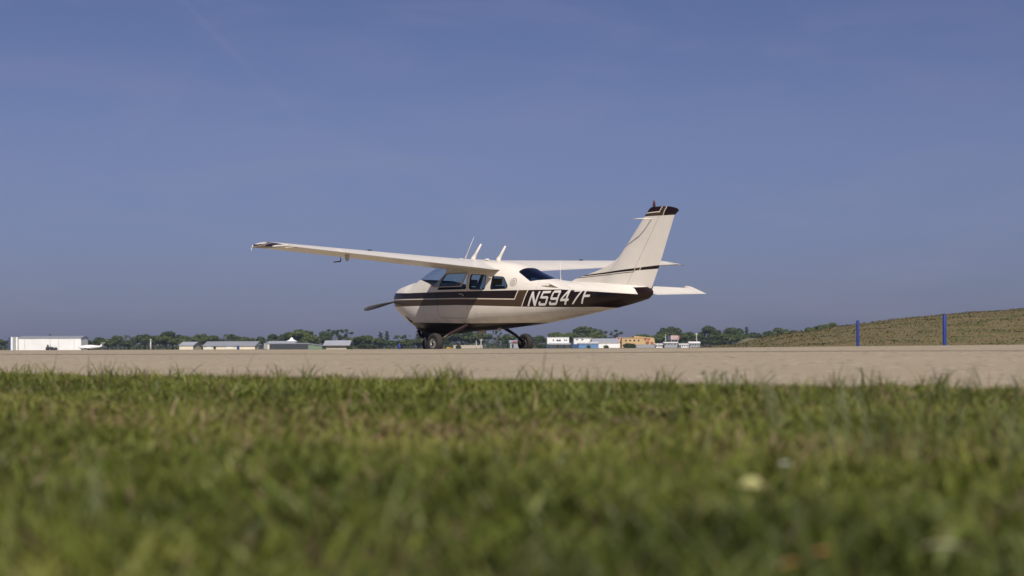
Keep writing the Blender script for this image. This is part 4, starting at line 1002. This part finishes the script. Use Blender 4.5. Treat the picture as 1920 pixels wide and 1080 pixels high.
T = [ # kind, px, top y, width px, distance, label, variant
('dark', -8, 632, 34, 700, 'dark tree cut by the left edge of the photo, left of the white hangar', 0),
('oak', 165, 636, 24, 700, 'low tree just right of the white hangar', 1),
('dark', 184, 633, 30, 720, 'tree behind the tail of the parked aeroplane by the hangar', 1),
('oak', 201, 634, 26, 690, 'low tree left of the round topped one', 2),
('dark', 218, 629, 22, 740, 'round topped tree left of the lone palm', 2),
('palm', 238, 624.5, 15, 760, 'lone small palm sticking up left of the slim pale pole', 0),
('dark', 240, 637, 30, 700, 'low bush-like tree under the lone small palm', 3),
('wispy', 252, 631, 16, 730, 'small thin tree just right of the lone palm', 0),
('dark', 270, 625.5, 34, 720, 'rounded tree behind the slim pale pole', 0),
('oak', 292, 628, 26, 700, 'green tree right of the slim pale pole', 3),
('dark', 322, 622, 44, 740, 'broad tree behind the short grey roofed shed', 1),
('oak', 308, 629, 34, 690, 'bright green tree left of the short grey shed', 0),
('oak', 350, 628, 34, 700, 'green tree over the right end of the short grey shed', 2),
('dark', 375, 626, 30, 740, 'tree between the short shed and the long shed', 2),
('oak', 400, 627, 40, 720, 'green tree behind the left half of the long shed', 1),
('palm', 425, 623, 15, 760, 'palm above the middle of the long shed, the left of two', 1),
('palm', 435, 622, 16, 765, 'palm above the long shed, the right of two', 0),
('dark', 440, 629, 40, 720, 'dark tree behind the palms at the long shed', 3),
('oak', 463, 631, 30, 700, 'low green tree at the right end of the long shed', 3),
('dark', 488, 630, 26, 740, 'low dark tree above the dark fuel cabinet', 0),
('dark', 517, 627, 34, 730, 'dark tree left of the white tent', 1),
('oak', 560, 618, 58, 720, 'largest rounded tree, right behind the white tent', 0),
('oak', 585, 629, 34, 660, 'tree over the pale green lean-to', 2),
('dark', 540, 627, 36, 740, 'dark tree directly above the white tent', 2),
('dark', 609, 619.5, 28, 720, 'rounded tree left above the violet roofed house', 3),
('wispy', 632, 616, 34, 740, 'tall open crowned tree above the violet roofed house', 1),
('wispy', 648, 619, 26, 745, 'open crowned tree right above the violet roofed house', 0),
('oak', 664, 630, 26, 700, 'low tree touching the right wall of the violet roofed house', 1),
('oak', 682, 628, 40, 700, 'bright green rounded tree midway between house and blue barrel', 3),
('pine', 714, 622.5, 9, 760, 'narrow conifer above the bright green tree, the left of three', 0),
('pine', 725.5, 620, 8, 760, 'narrow conifer, the tallest of three left of the blue barrel', 1),
('dark', 712, 633, 34, 690, 'dark low tree at the foot of the narrow conifers', 0),
('palm', 745, 625, 15, 750, 'palm right above the blue barrel', 1),
('wispy', 760, 627, 18, 740, 'small open crowned tree right of the blue barrel', 0),
('oak', 752, 636, 44, 690, 'low green tree behind the blue barrel', 2),
('pine', 786, 616, 11, 770, 'tall narrow conifer right beneath the aeroplane nose', 1),
('oak', 785, 634, 46, 700, 'green tree beneath the aeroplane nose', 1),
('dark', 825, 630, 44, 740, 'dark tree behind the left main wheel', 1),
('dark', 868, 619, 50, 740, 'large tree under the aeroplane belly, left of the masts', 2),
('oak', 900, 623, 46, 720, 'large green tree under the aeroplane belly, behind the masts', 3),
('wispy', 931, 618, 14, 760, 'tall thin feathery tree under the belly left of the right main wheel', 1),
('oak', 952, 626, 34, 720, 'green tree just left of the right main wheel', 0),
('dark', 985, 630, 34, 740, 'dark tree behind the right main wheel', 3),
('dark', 1012, 628, 26, 730, 'dark tree between the right main wheel and the white two-storey building', 0),
('oak', 1052, 621, 46, 740, 'green tree behind the white two-storey building', 1),
('dark', 1090, 612, 58, 760, 'tallest dark tree above the low blue building', 2),
('oak', 1120, 622, 36, 730, 'tree above the grey gabled roof', 0),
('wispy', 1150, 617.5, 28, 750, 'leaning open crowned tree between the warehouse and the yellow building', 0),
('oak', 1165, 632, 30, 720, 'low tree left behind the yellow building', 2),
('oak', 1215, 625, 48, 760, 'wide low tree above the yellow building', 1),
('dark', 1257, 611, 44, 780, 'tallest tree above the billboard', 3),
('oak', 1238, 626, 36, 700, 'green tree left of the billboard', 2),
('oak', 1294, 622, 38, 720, 'round green tree right of the billboard', 0),
('dark', 1333, 612, 46, 740, 'big dark tree right of the white cabins', 1),
('oak', 1350, 625, 44, 690, 'bright green tree in front of the big dark tree', 3),
('dark', 1372, 614, 40, 750, 'rounded dark tree left of the small pointed conifer', 2),
('dark', 1330, 636, 50, 640, 'low dark tree beside the right end of the cabins', 0),
('oak', 1385, 625, 34, 700, 'green tree left of the pale far mound', 1),
('pine', 1400, 613, 8, 790, 'small pointed conifer above the pale far mound', 0),
('dark', 1412, 622, 36, 760, 'tree behind the pale far mound, left side', 3),
('dark', 1441, 619, 30, 760, 'tree behind the pale far mound, right side', 0),
('oak', 1462, 612.5, 34, 770, 'rounded tree above the right foot of the pale far mound', 2),
('dark', 1490, 620, 34, 760, 'tree before the gap at the low end of the hillock', 1),
('wispy', 1495, 618, 16, 790, 'small thin tree at the gap before the hillock', 1),
('oak', 1524, 613, 40, 600, 'rounded tree peeping over the low left end of the hillock', 3),
('oak', 1562, 605, 46, 600, 'open crowned tree peeping highest over the hillock', 0),
('dark', 1545, 609, 44, 610, 'dark tree between the two peeping over the hillock', 2),
('oak', 1470, 634, 50, 640, 'low green tree between the pale mound and the hillock', 1),
]
for k, px, yt, w, D, lab, v in T: tree(k, px, yt, w, D, lab, v)
for px, yt, w, D, lab in ((1137, 645, 11, 480, 'small round bush in front of the white warehouse'), (1178, 640, 20, 540, 'dark bush before the left end of the yellow building'), (1187, 641, 14, 540, 'bush before the middle of the yellow building'), (1016, 642, 20, 500, 'low bush left of the white two-storey building'), (1381, 641, 12, 420, 'small bush left of the pale far mound'), (655, 645, 12, 470, 'low bush at the right wall of the violet roofed house'), (690, 642, 40, 600, 'low hedge-like bush left of the blue barrel'), (860, 644, 12, 560, 'small bush left of the low beige wall'), (1104, 644.5, 8, 480, 'little bush before the low blue building')):
    key = ('dark', 7); 
    if key not in PROTO: PROTO[key] = proto('dark', 7)
    t = thing('bush', lab, 'bush', (fx(px, D), D, GF), 0, 'bushes before the far buildings'); H = fz(px, yt, D) - GF
    for me_, n_ in ((PROTO[key][0], 'crown'), (PROTO[key][1], 'trunk')):
        o = link(bpy.data.objects.new(n_, me_), t); o.scale = (w / FPX * D / 1.05, w / FPX * D / 1.05, H * 1.6); o.location.z = -H * .55
# low scrub along the far edge of the field, ties the trees together
n_ = 14000; sx = RNG.uniform(-330, 200, n_); sy = RNG.uniform(780, 840, n_); sh = 3.2 + 1.3 * lump(sx, sy, .06)
sp_ = np.stack([sx, sy, GF + RNG.uniform(0, 1, n_) * np.maximum(sh, .6) - .5], 1)
sc_ = np.array([(.045, .06, .022)]) * RNG.uniform(.6, 1.5, (n_, 1))
me = blades('undergrowth', sp_, RNG.uniform(.8, 1.8, n_), RNG.uniform(.5, 1.3, n_), sc_, 2, .9); me.materials.append(M_BLADE)
o = link(bpy.data.objects.new('undergrowth', me)); o['kind'] = 'stuff'; tag(o, 'dark green undergrowth between the far trees', 'undergrowth')

# ------------------------------------------------------------------ near grass
def scatter(n, ymin, ymax, spread, smax=.12, pw=1.0, wide=.5):
    y = ymin + (ymax - ymin) * RNG.uniform(0, 1, n) ** pw; x = RNG.uniform(-1, 1, n) * (spread * y + wide)
    s = x * EN.x + y * EN.y - S0; edge = smax + .10 * lump(x, y, 1.9) * .5
    k = s < edge; x, y = x[k], y[k]; return x, y, ground_z(x, y)
def tones(x, y, n):
    q = lump(x, y, 1.1) * .55 + lump(x, y, 4.5, 2) * .35 + RNG.normal(0, .55, n)
    d = lump(x, y, .8, 4) * .5 + lump(x, y, 3.1, 1) * .4 + RNG.normal(0, .75, n)
    g1, g2, g3 = np.array((.046, .063, .011)), np.array((.134, .160, .024)), np.array((.238, .235, .056))
    u = np.clip((q + 1.6) / 3.2, 0, 1)[:, None]; c = np.where(u < .5, g1 + (g2 - g1) * u * 2, g2 + (g3 - g2) * (u - .5) * 2)
    br = np.array((.23, .165, .085)); dk = np.array((.09, .06, .035)); k = (d > 1.0)[:, None]; c = np.where(k, br * RNG.uniform(.6, 1.3, (n, 1)), c)
    k = (d < -1.9)[:, None]; c = np.where(k, dk, c); return c * RNG.uniform(.8, 1.2, (n, 1))
me_list = []
x, y, z = scatter(580000, .75, 12.9, .42, pw=.78, wide=1.8); n_ = len(x)
hh = (.060 + .022 * lump(x, y, 1.7) * .6 + .024 * lump(x, y, 6, 3) * .6) * RNG.uniform(.55, 1.35, n_)
me = blades('grass', np.stack([x, y, z - .006], 1), np.maximum(hh, .02), RNG.uniform(.004, .011, n_), tones(x, y, n_), 3, 1.0); me.materials.append(M_BLADE)
o = link(bpy.data.objects.new('grass', me)); o['kind'] = 'stuff'; tag(o, 'green lawn grass with dry brown patches in the foreground', 'grass')
# taller tufts and seed stalks that stand up against the pavement
x, y, z = scatter(4200, 1.6, 12.6, .36, pw=.6); k = lump(x, y, 1.7, 5) + RNG.normal(0, .4, len(x)) > .35; x, y, z = x[k], y[k], z[k]
X = np.repeat(x, 5) + RNG.normal(0, .02, len(x) * 5); Y = np.repeat(y, 5) + RNG.normal(0, .02, len(x) * 5); Z = np.repeat(z, 5); n_ = len(X)
me = blades('tall_grass', np.stack([X, Y, Z], 1), RNG.uniform(.07, .155, n_), RNG.uniform(.004, .008, n_), tones(X, Y, n_), 4, .6); me.materials.append(M_BLADE)
o = link(bpy.data.objects.new('tall_grass', me)); o['kind'] = 'stuff'; tag(o, 'taller green grass tufts rising above the lawn', 'grass')
tx, ty = [], []
for px_, w_, n__ in ((40, 50, 40), (90, 14, 20), (195, 30, 50), (245, 30, 40), (330, 24, 20), (520, 40, 30), (575, 16, 14), (690, 20, 14), (760, 30, 26), (825, 40, 80), (855, 22, 30), (985, 22, 22), (1050, 26, 18), (1130, 14, 8), (1260, 34, 14), (1420, 30, 10), (1560, 40, 14), (1640, 30, 10), (1760, 30, 12), (1850, 30, 8)):
    for _ in range(n__):
        u_ = (px_ + random.gauss(0, w_ * .5) - 960) / FPX; y_ = (S0 - random.uniform(.0, .9)) / (EN.y + EN.x * u_); tx.append(u_ * y_); ty.append(y_)
tx, ty = np.array(tx), np.array(ty); n_ = len(tx)
me = blades('edge_grass', np.stack([tx, ty, ground_z(tx, ty)], 1), RNG.uniform(.08, .19, n_), RNG.uniform(.004, .009, n_), tones(tx, ty, n_) * .8, 5, .75); me.materials.append(M_BLADE)
o = link(bpy.data.objects.new('edge_grass', me)); o['kind'] = 'stuff'; tag(o, 'ragged taller grass along the edge of the pavement', 'grass')
sx, sy = [], []
for px, yy in [(480, 8.5), (530, 4.4), (520, 4.3), (575, 8), (840, 7.5), (1010, 6.2), (1130, 6.0), (1235, 5.5), (1290, 4.6), (1440, 4.0), (1455, 4.2), (1560, 3.0), (1590, 3.4), (1635, 2.9), (1650, 3.2), (1680, 2.8), (1740, 3.0), (1760, 3.1), (1800, 3.5), (1850, 3.3), (1895, 3.1), (1915, 2.8), (90, 9), (190, 9), (205, 9), (60, 8)]:
    for k in range(6 if px > 1400 else 3): sx.append(fx(px + random.uniform(-22, 22), yy)); sy.append(yy + random.uniform(-.1, .1))
sx, sy = np.array(sx), np.array(sy); n_ = len(sx)
me = blades('seed_stalks', np.stack([sx, sy, ground_z(sx, sy)], 1), RNG.uniform(.15, .27, n_), RNG.uniform(.0035, .0065, n_), np.array([(.13, .145, .055)]) * RNG.uniform(.7, 1.2, (n_, 1)), 6, .45); me.materials.append(M_BLADE)
o = link(bpy.data.objects.new('seed_stalks', me)); o['kind'] = 'stuff'; tag(o, 'thin tall seed stalks standing above the lawn against the pavement', 'grass')
# dandelion-like flower, weeds with round heads, fallen leaves
def leaf_blade(bm, p, d, L, w, up_=.5, seg=5):
    d = Vector(d).normalized(); s_ = Vector((-d.y, d.x, 0)); a = []
    for k in range(seg + 1):
        u = k / seg; c = Vector(p) + d * L * u + Vector((0, 0, up_ * L * (u - u * u * .9))); ww = w * math.sin(math.pi * min(.97, u * .9 + .1)); a.append((bm.verts.new(c - s_ * ww), bm.verts.new(c + s_ * ww)))
    for q, r_ in zip(a, a[1:]): bm.faces.new((q[0], q[1], r_[1], r_[0]))
M_PETAL = mat('flower_petals', (.50, .48, .20), .6); M_STEM = mat('weed_green', (.07, .10, .03), .6); M_DLEAF = mat('dry_leaf', (.36, .20, .06), .7)
yy = 2.15; x0_ = fx(1408, yy); z0_ = float(ground_z(x0_, yy)); zt_ = fz(1408, 915, yy)
t = thing('yellow_flower', 'pale yellow flower head blurred in the near grass on the right', 'flower', (x0_, yy, z0_))
bm = nb(); tube(bm, [(0, 0, 0), (.004, 0, (zt_ - z0_) * .5), (0, 0, zt_ - z0_)], .0016, 6); obj('stem', bm, M_STEM, t)
bm = nb()
for ring_, (cnt, L, up_) in enumerate(((16, .020, 1.1), (16, .020, -.5), (14, .016, 2.0), (10, .010, 4.0))):
    for k in range(cnt): a = k / cnt * 6.283 + ring_; leaf_blade(bm, (0, 0, zt_ - z0_ + .001 * ring_), (math.cos(a), math.sin(a), 0), L, .0040, up_, 3)
obj('petals', bm, M_PETAL, t, recalc=False)
for lab, px, yy in (('small yellow bloom deep in the grass left of the pale yellow flower', 1262, 4.6), ('small pale bloom in the grass just right above the yellow flower', 1468, 2.5)):
    X0 = fx(px, yy); Z0 = float(ground_z(X0, yy)); t = thing('flower', lab, 'flower', (X0, yy, Z0)); h_ = .075
    bm = nb(); tube(bm, [(0, 0, 0), (.003, 0, h_)], .0012, 5); obj('stem', bm, M_STEM, t)
    bm = nb(); 
    for k in range(12): a = k / 12 * 6.283; leaf_blade(bm, (.003, 0, h_), (math.cos(a), math.sin(a), 0), .010, .0025, .8, 3)
    obj('petals', bm, M_PETAL if px < 1400 else C_CLOTH, t, recalc=False)
for lab, px, yy in (('round headed weed standing against the pavement, the left one of two', 1332, 6.9), ('round headed weed standing against the pavement, the right one of two', 1372, 6.7)):
    X0 = fx(px, yy); Z0 = float(ground_z(X0, yy)); t = thing('weed', lab, 'weed', (X0, yy, Z0)); h_ = .13
    bm = nb()
    for k in range(5):
        a = k * 1.3; tube(bm, [(0, 0, 0), (.012 * math.cos(a), .012 * math.sin(a), h_ * .5), (.04 * math.cos(a), .03 * math.sin(a), h_ * (.8 + .05 * k))], .0022, 5)
    obj('stems', bm, M_STEM, t); bm = nb()
    for k in range(5):
        a = k * 1.3; c = Vector((.04 * math.cos(a), .03 * math.sin(a), h_ * (.8 + .05 * k)))
        for j in range(9): b = j * .7; leaf_blade(bm, c, (math.cos(b), math.sin(b), 0), .012, .004, random.uniform(-.5, 1.5), 3)
    obj('leaves', bm, M_STEM, t, recalc=False)
for lab, px, py, yy in (('curled orange brown leaf lying in the grass at the bottom right', 1520, 1040, 1.72), ('smaller dry leaf in the grass near the curled orange brown one', 1460, 1062, 1.68), ('pale dry blade lying flat in the grass near the bottom right corner', 1720, 1030, 1.75)):
    X0 = fx(px, yy); t = None; bm = nb(); leaf_blade(bm, (0, 0, 0), (1, .3, 0) if px < 1700 else (1, -.2, -.1), .03 if px < 1700 else .06, .009 if px < 1700 else .003, .6, 6)
    o = obj('dry_leaf', bm, M_DLEAF if px < 1700 else C_CREAM, None, recalc=False); o.location = (X0, yy, fz(px, py, yy)); tag(o, lab, 'leaf')
    so = o.modifiers.new('thick', 'SOLIDIFY'); so.thickness = .0006

# ------------------------------------------------------------------ the hazy air
HAZE = 0.00014
if HAZE:
    bm = nb(); box(bm, -1700, 1700, -1700, 1700, -2, 34)
    m = bpy.data.materials.new('haze_air'); m.use_nodes = True; n = m.node_tree; n.nodes.clear(); o_ = n.nodes.new('ShaderNodeOutputMaterial')
    v_ = n.nodes.new('ShaderNodeVolumePrincipled'); v_.inputs['Color'].default_value = (.62, .76, 1.0, 1); v_.inputs['Density'].default_value = HAZE; v_.inputs['Anisotropy'].default_value = .2
    n.links.new(v_.outputs[0], o_.inputs['Volume']); o = obj('haze', bm, m, None, smooth=False); o['kind'] = 'stuff'; tag(o, 'thin pale haze over the whole airfield', 'haze')
